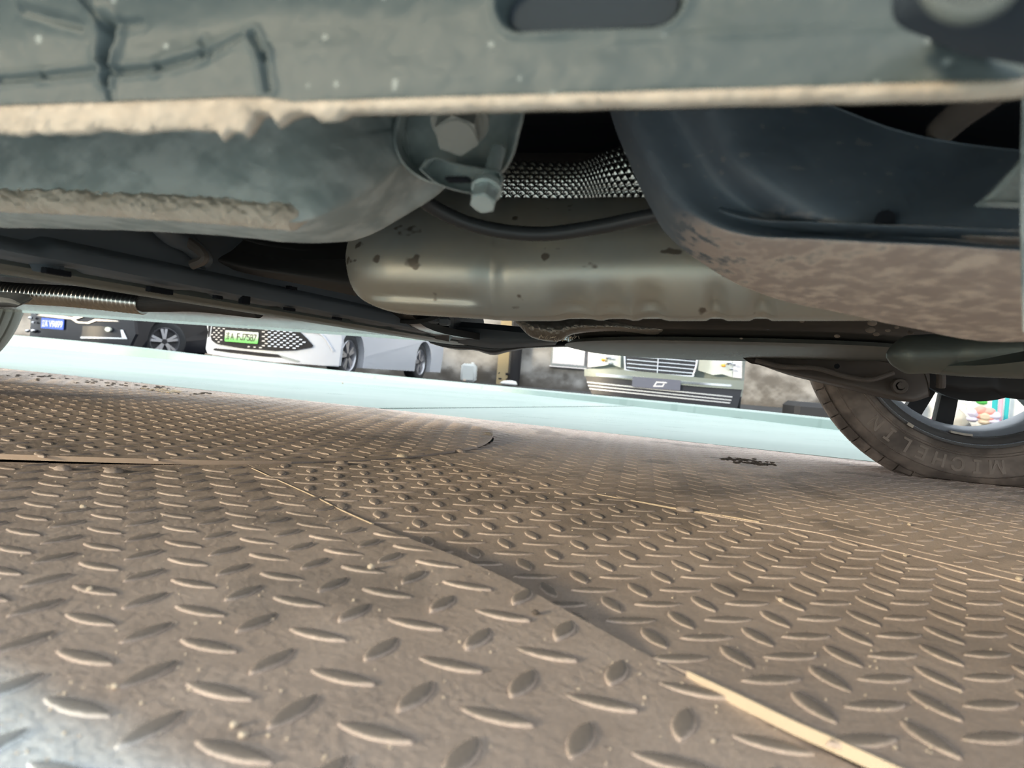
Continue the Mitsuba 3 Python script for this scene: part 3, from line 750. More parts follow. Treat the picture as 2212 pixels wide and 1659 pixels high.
# dark beam parts above: floor tunnel structures between the rail and the crossmember
tn = np.array([[pc(a, y, v=v) for a, y, v in r_] for r_ in (((420, 520, .70), (420, 545, .68), (430, 560, .70)), ((520, 545, .72), (520, 575, .70), (530, 590, .72)), ((620, 560, .74), (620, 590, .72), (630, 610, .74)), ((760, 560, .78), (760, 610, .76), (770, 640, .78)))])
cobj('tunnel_shield', slab(upsample(tn, 30, 16), (0, .05, .03)), 'tunnel_dark', label='dark brown tunnel wall')
cobj('brake_line', tube(smoothpath([pc(a, b, v=v) for a, b, v in ((330, 470, .55), (370, 510, .60), (410, 530, .63), (440, 560, .66), (420, 575, .68))], 24), .009, 12), 'dusty_plastic', label='dusty hose')
hk = (tube(smoothpath([pc(a, b, v=.66) for a, b in ((368, 540), (385, 570), (400, 580))], 10), .004, 8), tube(smoothpath([pc(a, b, v=.62) for a, b in ((395, 515), (430, 540), (440, 560), (415, 572))], 16), .005, 8))
for h_ in hk: cobj('hose_clip', h_, 'brown_steel')

# flexible corrugated exhaust pipe and the plain pipe behind it
def fx(px, y): return pc(px, y, v=.97)
pa = np.array([fx(-260, 598), fx(0, 630), fx(150, 640), fx(310, 656)])
pth = smoothpath(pa, 420)
Ls = np.concatenate([[0], np.cumsum(np.linalg.norm(np.diff(pth, axis=0), axis=1))])
rad = .0155 + .0018 * np.sin(Ls / .0088 * 2 * np.pi)
cobj('flex_pipe', tube(pth, rad, 40), 'foil', label='corrugated flexible exhaust pipe', smooth=60)
cobj('exhaust_pipe', tube(smoothpath([fx(305, 655), fx(360, 655), fx(430, 655), fx(560, 668)], 20), .0135, 20), 'tunnel_dark')
P = np.array([[pc(a, b, v=v) for a, b, v in r_] for r_ in (((-160, 640, .9), (-160, 655, .9), (-160, 668, .92)), ((0, 642, .9), (0, 655, .9), (0, 664, .92)), ((45, 655, .9), (40, 660, .9), (35, 664, .92)))])
cobj('pipe_shield', slab(upsample(P, 14, 8), (0, .02, .01)), 'dusty_plastic')
uc = np.linspace(-2.4, -.5, 40)
cv = np.array([[(u, v, z) for v, z in ((1.05, .225), (1.15, .199), (1.35, .196), (1.72, .205))] for u in uc])
cobj('undertray', slab(upsample(cv, 60, 14), (0, 0, .012)), 'gloss_plastic', label='black undertray')
stem = pc(374, 655, v=1.02)
cobj('stud', tube(np.array([stem + [0, 0, .012], stem + [0, 0, -.008]]), .0025, 8), 'dusty_plastic')

# far sill: glossy paint mirroring the mint floor
us3 = np.linspace(-2.55, -.66, 120)
SF = np.array([[(u, 1.56, .240), (u, 1.64, .2245), (u, 1.72, .2115), (u, 1.78, .2025), (u, 1.797, .2008), (u, 1.815, .2075), (u, 1.835, .228), (u, 1.86, .30), (u, 1.86, .42), (u, 1.56, .42)] for u in us3])
S2 = upsample(SF, 120, 40)
S2[..., 2] += .0012 * (nz(S2 * [6, 1, 1], 3.0) - .5)
cobj('far_sill', loft(S2), 'far_sill_paint', label='glossy far sill reflecting the mint floor', smooth=60)
side2 = slab(np.array([[(u, 1.90, z) for z in (0.33, 0.45, 0.7)] for u in np.linspace(-1.4, 0.02, 8)]), (0, -0.05, 0))
cobj('door_skin', side2, 'sill_coating')

# underbody pieces hanging beyond the tank
def patch(name, rows, m, t=(0, .02, .012), n=40, mm=20, label=None, par=car, smooth=50):
    return cobj(name, slab(upsample(np.array([[pc(a, b, v=v) for a, b, v in r_] for r_ in rows]), n, mm), t), m, par, label=label, smooth=smooth)
patch('hanger_plate', [[(785, 668, 1.25), (785, 690, 1.26), (785, 705, 1.3)], [(880, 665, 1.25), (880, 698, 1.26), (880, 720, 1.3)], [(970, 670, 1.25), (970, 712, 1.26), (970, 738, 1.3)]], 'dark_plastic', label='black hanging plate')
patch('ribbed_cover', [[(785, 672, 1.10), (795, 680, 1.10), (820, 690, 1.10)], [(850, 690, 1.10), (860, 696, 1.10), (875, 699, 1.10)], [(905, 690, 1.10), (908, 694, 1.10), (912, 698, 1.10)], [(955, 678, 1.10), (957, 680, 1.10), (960, 683, 1.10)]], 'gloss_plastic', n=40, mm=10)
for a, b in ((937, 690), (961, 695)):
    cobj('nut', move(cbox((.016, .014, .012), ch=.2), trans(*pc(a, b, v=1.12))), 'dusty_plastic', car + '__ribbed_cover', label='small square nut')
patch('rear_bracket', [[(970, 705, 1.40), (970, 722, 1.40), (972, 738, 1.42)], [(1060, 712, 1.40), (1060, 738, 1.40), (1060, 752, 1.42)], [(1160, 722, 1.40), (1160, 738, 1.40), (1160, 748, 1.42)], [(1200, 725, 1.40), (1200, 738, 1.40), (1200, 745, 1.42)]], 'dusty_plastic', label='dark folded bracket')
patch('lower_guard', [[(925, 737, 1.48), (928, 740, 1.48), (930, 742, 1.50)], [(960, 738, 1.48), (955, 748, 1.48), (958, 750, 1.50)], [(990, 742, 1.48), (990, 752, 1.48), (990, 756, 1.50)], [(1025, 742, 1.48), (1025, 754, 1.48), (1025, 757, 1.50)], [(1062, 744, 1.48), (1062, 760, 1.48), (1065, 767, 1.50)], [(1100, 744, 1.48), (1100, 755, 1.48), (1100, 760, 1.50)], [(1150, 742, 1.48), (1150, 750, 1.48), (1150, 752, 1.50)], [(1230, 742, 1.48), (1230, 747, 1.48), (1230, 749, 1.50)]], 'dark_plastic', n=70, mm=10, label='black plastic guard with a wavy lower edge')
# fibrous heat wrap and foil
HW = np.array([[pc(a, b, v=v) for a, b, v in r_] for r_ in (((1100, 660, 1.15), (1110, 684, 1.12), (1118, 700, 1.12), (1125, 706, 1.14)), ((1150, 660, 1.15), (1150, 700, 1.10), (1150, 725, 1.11), (1152, 730, 1.14)), ((1205, 660, 1.15), (1205, 705, 1.10), (1205, 733, 1.11), (1205, 738, 1.14)), ((1245, 660, 1.15), (1245, 700, 1.10), (1243, 718, 1.11), (1243, 722, 1.14)), ((1330, 660, 1.15), (1330, 700, 1.10), (1330, 714, 1.11), (1330, 716, 1.14)), ((1420, 660, 1.15), (1420, 705, 1.10), (1420, 720, 1.11), (1420, 724, 1.14)), ((1480, 660, 1.15), (1470, 690, 1.10), (1462, 700, 1.11), (1458, 704, 1.14)))])
P = upsample(HW, 240, 70)
P[..., 1] -= .0035 * nz(P * [1, .4, 1], 300.0, 4) + .002 * np.abs(np.sin(P[..., 0] * 500)) * np.clip(np.linspace(-.2, 1.0, 70), 0, 1)[None]
cobj('heat_wrap', slab(P, (0, .02, .015)), 'dull_foil', label='crinkled dull heat wrap', smooth=25)
for k in range(26):
    t_ = k / 25
    p = pc(1165 + 85 * t_, 733 - 8 * abs(t_ - .55) * 2, v=1.105)
    cobj('fringe', tube(np.array([p, p + [.004 * (rng.random() - .5), -.004, -.006 * rng.random()], p + [.010 * (rng.random() - .3), -.006, -.008 * rng.random() + .003]]), .0005, 5), 'lead_weight', car + '__heat_wrap')

# shallow round tub
tub_px = [(1175, 700), (1300, 700), (1500, 700), (1800, 700), (2060, 700)]
uA, uB = -.34, .30
th_ = np.linspace(-np.pi, 0, 90)
cu_, cv_, ru, rv = -.02, 1.42, .34, .36
def sup(t, k, zz_, du=0):
    ct, s_ = np.cos(t), np.sin(t)
    return np.column_stack([cu_ + (ru + k) * np.sign(ct) * np.abs(ct) ** .75 + du, cv_ + (rv + k) * np.sign(s_) * np.abs(s_) ** .8, np.full(len(t), zz_)])
th_ = np.linspace(0, 2 * np.pi, 160, endpoint=False)
lev = [(.02, .35), (.0, .28), (-.004, .252), (-.008, .236), (-.018, .226), (-.04, .2165), (-.08, .2115), (-.16, .209), (-.34, .209)]
tilt = lambda S_: S_
S = np.array([sup(th_, k, z_) for k, z_ in lev])
S[..., 2] += np.clip((S[..., 0] + .02) * .043, -.03, .05)
cobj('spare_wheel_tub', loft(S), 'gloss_plastic', label='shallow black tub with a shiny rounded bottom', smooth=60)
lev2 = [(-.02, .212), (-.012, .206), (-.03, .2025), (-.12, .2010), (-.34, .2010), (-.34, .207)]
S = np.array([sup(th_, k - .03, z_) for k, z_ in lev2])
S[..., 2] += np.clip((S[..., 0] + .02) * .043, -.03, .05)
cobj('lower_flange', loft(S), 'rim_grey', car + '__spare_wheel_tub', label='thin pale lower flange', smooth=60)
s_ = pc(1659, 700, v=1.09)
cobj('stud', cat(tube(np.array([s_ + [0, 0, .012], s_ + [0, 0, -.008]]), .0035, 10), move(cbox((.018, .01, .004), ch=.2), trans(*(s_ + [0, 0, .012])))), 'dusty_plastic', car + '__spare_wheel_tub', label='threaded stud')
for a, b, r_ in ((1884, 698, .0060), (1880, 713, .0062), (1893, 722, .0040), (1918, 714, .0034), (1937, 707, .0030), (1967, 718, .0040), (1997, 715, .0030), (1808, 726, .0038), (1732, 694, .0032), (1601, 731, .0022)):
    p = pc(a, b, v=1.06)
    m_ = trimesh.creation.icosphere(2, r_ * .75); m_.apply_scale([1.3, .4, .8]); m_.apply_translation(p)
    cobj('droplet', m_, 'dusty_rubber', car + '__spare_wheel_tub', label='dried drip')

# rear silencer on the right
ax = np.array([pc(1915, 768, v=1.02), pc(2060, 762, v=1.02), pc(2300, 752, v=1.0)])
pth = smoothpath(ax, 40)
rr = .0235 * np.clip(np.sqrt(np.linspace(0.02, 6, 40)), .1, 1)
rr = np.minimum(rr, .0235) * (1 - .10 * np.exp(-((np.linspace(0, 1, 40) - .52) / .05) ** 2))
cobj('silencer', tube(pth, rr, 40), 'silencer_steel', label='grey round silencer', smooth=60)
patch('silencer_flange', [[(1990, 790, 1.02), (1995, 800, 1.03), (2000, 806, 1.06)], [(2060, 790, 1.00), (2060, 808, 1.01), (2062, 812, 1.06)], [(2140, 788, .98), (2140, 812, 1.0), (2142, 816, 1.06)], [(2260, 775, .96), (2260, 815, .98), (2260, 820, 1.06)]], 'silencer_steel', par=car + '__silencer')

# lower arm in front of the far wheel
patch('lower_arm', [[(1600, 770, 1.52), (1620, 784, 1.50), (1632, 786, 1.50), (1640, 788, 1.52)], [(1700, 770, 1.52), (1700, 790, 1.50), (1705, 806, 1.49), (1710, 812, 1.52)], [(1800, 770, 1.52), (1800, 800, 1.50), (1805, 826, 1.49), (1810, 836, 1.52)], [(1880, 775, 1.52), (1885, 815, 1.50), (1890, 846, 1.49), (1895, 857, 1.52)], [(1950, 790, 1.52), (1955, 830, 1.50), (1962, 862, 1.49), (1965, 868, 1.52)], [(1995, 800, 1.53), (2005, 830, 1.52), (2008, 850, 1.52), (2010, 856, 1.54)]], 'brown_steel', n=60, mm=30, t=(0, .012, .010), label='brown stamped lower suspension arm')
ribp = smoothpath([pc(a, b, v=v) for a, b, v in ((1632, 778, 1.485), (1690, 792, 1.48), (1760, 795, 1.475), (1830, 814, 1.475), (1880, 820, 1.475), (1930, 805, 1.485))], 40)
cobj('rib', tube(ribp, .0048, 10), 'brown_steel', car + '__lower_arm', label='raised rib')
for a, b, r_, m_ in ((1808, 791, .0046, 'black_void'), (1871, 768, .0042, 'white_plastic')):
    c_ = move(trimesh.creation.cylinder(r_, .004, sections=20), np.array([[1, 0, 0, 0], [0, 0, -1, 0], [0, 1, 0, 0], [0, 0, 0, 1.0]])); c_.apply_translation(pc(a, b, v=1.487))
    if m_ == 'black_void': cobj('hole', c_, m_, car + '__lower_arm', label='dark hole')
bsh = move(lathe([(.0075, -.009), (.012, -.009), (.014, -.006), (.014, .014), (.0075, .014)], 40), trans(*pc(1943, 834, v=1.49)))
cobj('bush', bsh, 'brown_steel', car + '__lower_arm', label='round bush')
cobj('bush_bolt', move(lathe([(.0005, -.010), (.0068, -.010), (.0068, .01), (.0005, .01)], 6), trans(*pc(1945, 833, v=1.49))), 'brown_steel', car + '__lower_arm')
patch('knuckle', [[(1965, 780, 1.58), (1975, 815, 1.575), (1985, 838, 1.58)], [(2030, 780, 1.58), (2030, 822, 1.575), (2030, 838, 1.58)], [(2085, 780, 1.58), (2085, 832, 1.575), (2085, 848, 1.58)], [(2140, 780, 1.58), (2140, 830, 1.575), (2143, 845, 1.58)], [(2175, 780, 1.58), (2175, 838, 1.575), (2178, 860, 1.58)], [(2290, 780, 1.56), (2290, 845, 1.56), (2290, 868, 1.57)]], 'rim_black', n=50, mm=20, t=(0, .05, .02), label='dark hub carrier')
for a in (1995, 2030):
    cobj('fork', tube(smoothpath([pc(a, 795, v=1.55), pc(a + 3, 818, v=1.545), pc(a + 2, 836, v=1.55)], 10), .008, 10), 'brown_steel', car + '__knuckle')

# ------------------------------------------------------------------ the car's wheels
R_T, W_T, HUB = 0.326, 0.205, 0.300
tp = [(.231, .010), (.236, .001), (.246, -.004), (.262, -.009), (.280, -.010), (.288, -.0085), (.289, -.0100), (.291, -.0085), (.301, -.003), (.309, .004), (.3135, .010), (.3155, .020), (.3170, .030), (.3172, .050), (.3115, .051), (.3115, .059), (.3180, .060), (.3185, .088), (.312, .089), (.312, .097), (.3185, .098), (.3185, .124), (.312, .125), (.312, .133), (.3180, .134), (.3172, .158), (.311, .159), (.311, .166), (.3165, .167), (.3155, .185), (.3125, .196), (.303, .208), (.285, .216), (.262, .212), (.236, .200), (.231, .190)]
def settle(me, hub):
    v = me.vertices.copy()
    low = np.clip(-hub + .0012 - v[:, 2], 0, 1)
    v[:, 1] += np.where(v[:, 1] < .1, -1, 1) * low * .35
    v[:, 2] = np.maximum(v[:, 2], -hub + .0012)
    me.vertices = v
    return me
tyre_mesh = settle(lathe(tp, 360), HUB)
blk = []
def tread_block(da=1.0):
    a = np.radians(np.array([-da * 2.55, -da * 2.45, da * 2.45, da * 2.55]))
    prof_ = [(.3085, -.0005), (.3185, .0075), (.3245, .018), (.3255, .030), (.3255, .046), (.312, .047), (.308, .02)]
    S_ = []
    for k, t_ in enumerate(a):
        sh = .0025 if k in (0, 3) else 0
        S_.append([((r_ - sh) * math.cos(t_), y_, (r_ - sh) * math.sin(t_)) for r_, y_ in prof_])
    return loft(S_)
def letters_on(text, r0, y0, height, a_center, step):
    out = []
    for k, ch_ in enumerate(text):
        me = meshkit.text_mesh(ch_, height, .0022, bold=True)
        w = me.bounds[:, 0]
        me.apply_translation([-(w[0] + w[1]) / 2, -height / 2, 0])
        v = me.vertices.copy()
        # text plane: x along +angle, y towards the hub or away, z out of the sidewall (-axis)
        a = a_center - (k - (len(text) - 1) / 2) * step
        out.append((v, me.faces, a))
    res = []
    for v, f, a in out:
        # read from the hub outwards: letters stand with their tops away from the contact on the upper half
        ang = a - v[:, 0] / r0
        rad_ = r0 + v[:, 1]
        bulge = np.interp(rad_, [.236, .246, .262, .280, .291, .301], [.001, -.004, -.009, -.010, -.0085, -.003])
        P_ = np.stack([rad_ * np.cos(ang), bulge - v[:, 2] + .0008, rad_ * np.sin(ang)], 1)
        m_ = trimesh.Trimesh(P_, f, process=False)
        if m_.volume < 0: m_.invert()
        res.append(m_)
    return cat(*res)

def spoke(r0, r1, w0, w1, y, t):
    pts = [(-w0 / 2, r0), (w0 / 2, r0), (w1 / 2, r1), (-w1 / 2, r1)]
    P_ = sg.Polygon(pts)
    e = prism(P_, t, None)
    e.apply_translation([0, y + t, 0])
    return e
def wheel(name, label, center, flip=False, detail=True):
    w = car + '__' + name
    M = CAR @ trans(*center)
    key = obj(name, tyre_mesh, 'dusty_rubber' if detail else 'mint_lit_rubber', car, frame=M, smooth=40, label=label)
    return key, M
rw, MR = wheel('tyre', 'dusty brown tyre of the far right wheel', (.421, 1.655, HUB))
blkm = tread_block()
bl = move(blkm, MR)
NB = 66
blocks = []
BP = None
for k in range(NB):
    a = 2 * math.pi * (k + .5) / NB
    c_, s_ = math.cos(a), math.sin(a)
    RR = np.eye(4); RR[0, 0], RR[0, 2], RR[2, 0], RR[2, 2] = c_, -s_, s_, c_
    ce = .32 * s_
    if ce < -HUB + .012:
        m_ = settle(move(blkm, RR), HUB)
        obj('tread_block', m_, 'dusty_rubber', rw, frame=MR, smooth=30)
    else:
        if BP is None: BP = mikit.ply(blkm, 'dusty_rubber', smooth=30)
        kk = numbered(rw + '__tread_block'); scene[kk] = {**BP, 'to_world': T(MR @ RR)}
lt = letters_on('MICHELIN', .268, 0, .025, math.radians(270 - 16.5), math.radians(7.0))
lm = lt
obj('lettering', lm, 'dusty_lettering', rw, frame=MR, smooth=False, label='raised maker lettering, upside down')
for r_ in (.2445, .2490, .2875):
    obj('ring_line', lathe([(r_, np.interp(r_, [.236, .246, .262, .280, .291], [.001, -.004, -.009, -.010, -.0085]) - .0010), (r_ + .0012, np.interp(r_, [.236, .246, .262, .280, .291], [.001, -.004, -.009, -.010, -.0085]) - .0010), (r_ + .0006, .004)], 160), 'dusty_lettering', rw, frame=MR, smooth=True)
def rim_parts(M, far=False):
    rp = [(.2325, .006), (.2335, .0035), (.2315, .0020), (.2280, .0035), (.2270, .009), (.2225, .013), (.2165, .020), (.2145, .034), (.2060, .040), (.1985, .060), (.1960, .110), (.1985, .160), (.2030, .180), (.2120, .196), (.2290, .201), (.2325, .194), (.2200, .180), (.2050, .160), (.2010, .110), (.2050, .062), (.2190, .040), (.2230, .02)]
    rk = obj('rim', lathe(rp, 200), 'rim_metal', car, frame=M, smooth=50, label='blue grey metal rim')
    fl = [(.2330, .0055), (.2338, .0030), (.2318, .0012), (.2283, .0028), (.2273, .0085), (.2228, .0125), (.2150, .0195), (.2130, .0335), (.2140, .036), (.2175, .021), (.2240, .014), (.2290, .010)]
    obj('flange', lathe(fl, 200), 'rim_dull', rk, frame=M, smooth=50, label='dusty dull inner flange')
    return rk
rk = rim_parts(MR)
SPA = (-115, -96.5, -43, -24.5, 29, 47.5, 101, 119.5, 173, 191.5)
for k, deg in enumerate(SPA):
    e = spoke(.05, .206, .030, .034, .150, .040)
    a = math.radians(deg - 90)
    c_, s_ = math.cos(a), math.sin(a)
    RR = np.eye(4); RR[0, 0], RR[0, 2], RR[2, 0], RR[2, 2] = c_, -s_, s_, c_
    obj('spoke', move(e, RR), 'rim_black', rk, frame=MR, smooth=False, label='dark spoke')
obj('hub', lathe([(.0005, .10), (.07, .10), (.075, .12), (.075, .19), (.0005, .19)], 60), 'rim_black', rk, frame=MR)
obj('brake_disc', lathe([(.03, .05), (.145, .05), (.145, .075), (.03, .075)], 80), 'rim_black', rk, frame=MR, smooth=30, label='dark brake disc')
def arcbox(r0, r1, y0, y1, a0, a1, n=14):
    S_ = [[(r_ * math.cos(a), y_, r_ * math.sin(a)) for r_, y_ in ((r0, y0), (r1, y0), (r1, y1), (r0, y1))] for a in np.linspace(math.radians(a0), math.radians(a1), n)]
    return loft(S_)
obj('balance_weight', arcbox(.2085, .2125, .020, .036, 259.5, 270), 'lead_weight', rk, frame=MR, smooth=30, label='pale stick-on balance weight')
obj('clip_weight', arcbox(.2275, .2335, -.002, .008, 239, 242), 'lead_weight', rk, frame=MR, smooth=30, label='clip-on balance weight')

# far left front wheel
ML = CAR @ trans(.421 - 2.90, 1.655, HUB)
obj('tyre', tyre_mesh, 'mint_lit_rubber', car, frame=ML, smooth=40, label='tyre at the far left, mint floor light put into its pale colour')
rim_parts(ML)
# near wheels, outside the picture, carry the car on this side
for uu in (.421 + .20, .421 - 2.90):
    Mn = CAR @ trans(uu, .12, HUB)
    obj('tyre', tyre_mesh, 'dusty_rubber', car, frame=Mn, smooth=40)

# ------------------------------------------------------------------ things lying on the plates
def on_px(px, py, dz=0.0): p = at(px, py, z=0.0); return p + [0, 0, dz]
def plate_z(p):
    q_ = sg.Point(p[0], p[1])
    return float(Z['disc'](p[0], p[1])) if disc.contains(q_) else float(Z['r1'](p[0], p[1])) if R1.contains(q_) else float(Z['r2'](p[0], p[1])) if R2.contains(q_) else float(Z['r3'](p[0], p[1]))
for px, py, r_, lab in ((136, 1015, .0085, 'small pale rivet cap on the left plate, left one by the rusty rim'), (245, 1020, .0095, 'small pale rivet cap on the left plate, right one by the rusty rim'),
                        (738, 1003, .0080, 'rivet cap on the near curved rim of the round plate'), (868, 990, .0075, 'flat rivet cap lying on the round plate near its rim'),
                        (994, 978, .0080, 'rivet cap just outside the curved seam of the round plate'), (1054, 951, .0085, 'pale chip in the shadow at the right tip of the round plate'),
                        (1478, 1105, .0095, 'rivet cap on the thin seam of the right plates')):
    p = on_px(px, py); z_ = plate_z(p)
    t_ = np.linspace(0, np.pi / 2, 5)
    capm = move(lathe([(.0002, .004)] + [(r_ * math.sin(q_), .004 * math.cos(q_)) for q_ in t_[1:]] + [(r_ * 1.0, -.001), (.0002, -.001)], 22), np.array([[1, 0, 0, 0], [0, 0, 1, 0], [0, 1, 0, 0], [0, 0, 0, 1.0]]))
    capm = move(capm, trans(p[0], p[1], z_ + .0012))
    k = obj('rivet_cap', capm, 'stone_pale' if px in (1054, 868) else 'dusty_steel', smooth=40)
    tag(k, lab, 'rivet cap')
peb = [(800, 1250, .0040, 'pale tan pebble on a lug of the left plate'), (180, 1100, .0042, 'pebble casting a long shadow on the left plate'), (883, 1140, .0022, 'tiny bright grain on a lug beside the seam'), (1687, 1297, .0032, 'cream pebble on a lug of the right plate'), (2200, 1257, .0042, 'round cream pebble at the right edge of the picture'),
       (193, 1280, .0030, 'pale chip with a dark side on a left lug'), (505, 1572, .0024, 'pale grain at the bottom left, upper of a pair'), (524, 1594, .0026, 'pale grain at the bottom left, lower of a pair'), (247, 1490, .0022, 'grain at the tip of a lug low on the left'), (1154, 1347, .0030, 'dark bead at the near end of a lug by the seam'),
       (1964, 1137, .0022, 'bright grain on the pale plate'), (1955, 1203, .0028, 'bright grain on the seam of the pale plate'), (610, 793, .0060, 'small orange chip on the mint floor'), (740, 829, .0050, 'white speck on the mint floor')]
def lump(r_, seed):
    m_ = trimesh.creation.icosphere(2, r_)
    m_.vertices *= (0.75 + .5 * meshkit.noise(m_.vertices / r_ * 1.3 + seed * 7.1, seed))[:, None]
    m_.vertices[:, 2] *= .75
    return m_
for i, (px, py, r_, lab) in enumerate(peb):
    p = on_px(px, py); z_ = plate_z(p)
    m_ = lump(r_ * .62 if p[1] < .7 else r_, i + 1); m_.apply_translation([p[0], p[1], z_ - m_.bounds[0, 2]])
    k = obj('pebble', m_, 'rust_edge' if 'orange' in lab else 'dirt_dark' if 'dark bead' in lab else 'stone_pale', smooth=60)
    tag(k, lab, 'pebble')
# grit: nobody could count it
gr = []
for i in range(520):
    px, py = rng.uniform(0, 2212), rng.uniform(1000, 1650) if i % 3 else rng.uniform(930, 1150)
    p = at(px, py, z=0.0)
    if not PLATF.contains(sg.Point(p[0], p[1])) or p[1] > 1.7: continue
    m_ = trimesh.creation.icosahedron(); r_ = rng.uniform(.0003, .0009)
    m_.vertices *= r_ * rng.uniform(.6, 1.3, (len(m_.vertices), 1)); m_.apply_translation([p[0], p[1], plate_z(p) + r_ * .4]); gr.append(m_)
k = obj('grit', cat(*gr), 'stone_pale', smooth=False)
labels[k] = {'label': 'fine pale grit scattered over the steel plates', 'category': 'grit', 'kind': 'stuff'}
# dark crumbs and litter by the mint floor
def heap(name, label, spots, rad, n, m, r0, r1):
    g = []
    for i in range(n):
        px, py = spots[rng.integers(len(spots))]
        px += rng.normal(0, rad); py += rng.normal(0, rad * .10)
        p = at(px, py, z=0.0); r_ = rng.uniform(r0, r1)
        m_ = trimesh.creation.icosahedron(); m_.vertices *= np.array([r_ * 1.5, r_ * 1.5, r_ * .6]) * rng.uniform(.5, 1.2, (len(m_.vertices), 1))
        m_.apply_translation([p[0], p[1], plate_z(p) + r_ * .25]); g.append(m_)
    k = obj(name, cat(*g), m, smooth=False)
    labels[k] = {'label': label, 'category': 'dirt', 'kind': 'stuff'}
heap('dirt_crumbs', 'dark dirt crumbs along the mint floor at the far left', [(80, 812), (140, 818), (200, 826), (260, 832), (330, 840), (420, 852)], 26, 110, 'dirt_dark', .002, .006)
heap('dirt_patch', 'dark ragged dirt patch on the plate before the far wheel', [(1580, 992), (1600, 996), (1625, 1001), (1650, 1004)], 16, 80, 'dirt_dark', .0015, .0045)
heap('wood_crumbs', 'pale splinters lying at the far left edge of the round plate', [(330, 843), (350, 847), (370, 851)], 12, 50, 'straw', .003, .007)
def stick(name, label, cat_, pts, r_, m, lift=.0012):
    P_ = []
    for a, b in pts:
        p = on_px(a, b); P_.append([p[0], p[1], plate_z(p) + lift])
    k = obj(name, tube(smoothpath(P_, 24), r_, 7), m, smooth=60); tag(k, label, cat_)
# bright bare edges along the seams belong to the plates
def edge_strip(parent, pts, w, zf, m, h=.0012):
    P_ = np.array([on_px(a, b)[:2] for a, b in pts]); P_ = smoothpath(P_, 50)
    t_ = np.gradient(P_, axis=0); t_ /= np.linalg.norm(t_, axis=1, keepdims=True)
    n_ = np.stack([-t_[:, 1], t_[:, 0]], 1)
    ww = np.broadcast_to(w, (50,))[:, None]
    a, b = P_ - n_ * ww, P_ + n_ * ww
    za, zb = zf(a[:, 0], a[:, 1]), zf(b[:, 0], b[:, 1])
    S_ = np.stack([np.column_stack([a, za - .004]), np.column_stack([b, zb - .004]), np.column_stack([b, zb + h * .6]), np.column_stack([a, za + h])], 1)
    obj('bare_edge', loft(S_), m, parent, smooth=30, label='bare bright edge')
edge_strip('tread_plate_001', [(1488, 1458), (1600, 1517), (1700, 1570), (1800, 1617), (1960, 1690)], .0016, Z['r2'], 'straw', .0016)
edge_strip('tread_plate', [(545, 1012), (600, 1037), (680, 1073), (740, 1104), (805, 1136)], .0011, Z['r1'], 'straw', .0010)
edge_strip('tread_plate_002', [(1290, 1070), (1380, 1086), (1480, 1104), (1560, 1116), (1640, 1130)], .0010, Z['r3'], 'straw', .0012)

# ------------------------------------------------------------------ background: wall, cars, litter
ZG = -0.145
def frame2(P0, th):
    """Local frame: +x to the right along the front, +y away, z up."""
    M = np.eye(4)
    M[:3, 0] = (math.cos(th), -math.sin(th), 0); M[:3, 1] = (math.sin(th), math.cos(th), 0); M[:3, 3] = P0
    return M
def onface(M, px, py, y=0.0):
    d = ray(px, py); R_ = M[:3, :3]
    e = R_.T @ (EYE - M[:3, 3]); dd = R_.T @ d
    t_ = (y - e[1]) / dd[1]
    q_ = e + t_ * dd
    return q_[0], q_[2]
WY = 17.0
wallM = frame2(at(1100, 800, depth=WY) * [1, 1, 0] + [0, 0, ZG], math.radians(6))
w = trimesh.creation.box([34, .3, 4.5]); w.apply_translation([-1, .15, 2.25]); w.apply_transform(wallM)
obj('wall_back', w, 'stained_concrete', smooth=False)
labels['wall_back'] = {'label': 'stained grey concrete wall behind the parked cars', 'kind': 'structure'}
# slightly proud pier of the wall right of the dark pipe
x0, _ = onface(wallM, 1118, 800); x1, _ = onface(wallM, 1300, 800)
pier = trimesh.creation.box([x1 - x0, .16, 4.4]); pier.apply_translation([(x0 + x1) / 2, -.08, 2.2]); pier.apply_transform(wallM)
obj('pier', pier, 'stained_concrete', 'wall_back', smooth=False)
def wall_thing(name, label, cat_, px0, py0, px1, py1, dep, m, y=-.0, ch=.12, grp=None):
    a = onface(wallM, px0, py0, y); b = onface(wallM, px1, py1, y)
    zt, zb = max(a[1], b[1]), min(a[1], b[1])
    bx = move(cbox((abs(b[0] - a[0]), dep, zt - zb), ((a[0] + b[0]) / 2, y + dep / 2 - dep, (zt + zb) / 2), ch), wallM)
    k = obj(name, bx, m, smooth=30); tag(k, label, cat_, grp); return k
x0, _ = onface(wallM, 1102, 800, -.3)
pp = lathe([(.0005, 0), (.115, 0), (.115, 4.2), (.0005, 4.2)], 40)
pp = move(pp, np.array([[1, 0, 0, 0], [0, 0, 1, 0], [0, 1, 0, 0], [0, 0, 0, 1.0]])); pp.apply_translation([x0 + .115, -.36, 0]); pp.apply_transform(wallM)
k = obj('drain_pipe', pp, 'black_paint_matt', smooth=40); tag(k, 'thick black pipe standing against the wall', 'pipe')
a = onface(wallM, 1074, 800, -.25); b = onface(wallM, 1098, 800, -.25)
board = thing('board', 'tan board leaning beside the black pipe', 'board')
bw = b[0] - a[0]
obj('panel', move(cbox((bw, .05, 1.5), ((a[0] + b[0]) / 2, -.25, .75), .1), wallM), 'tan_board', board, smooth=30)
for px, py, w_, h_ in ((1080, 818, .07, .035), (1096, 819, .06, .03), (1095, 808, .06, .05), (1078, 806, .03, .03)):
    q_ = onface(wallM, px, py, -.28)
    obj('mark', move(cbox((w_, .012, h_), (q_[0], -.277, q_[1]), .2), wallM), 'black_paint_matt', board, smooth=False, label='dark printed mark')
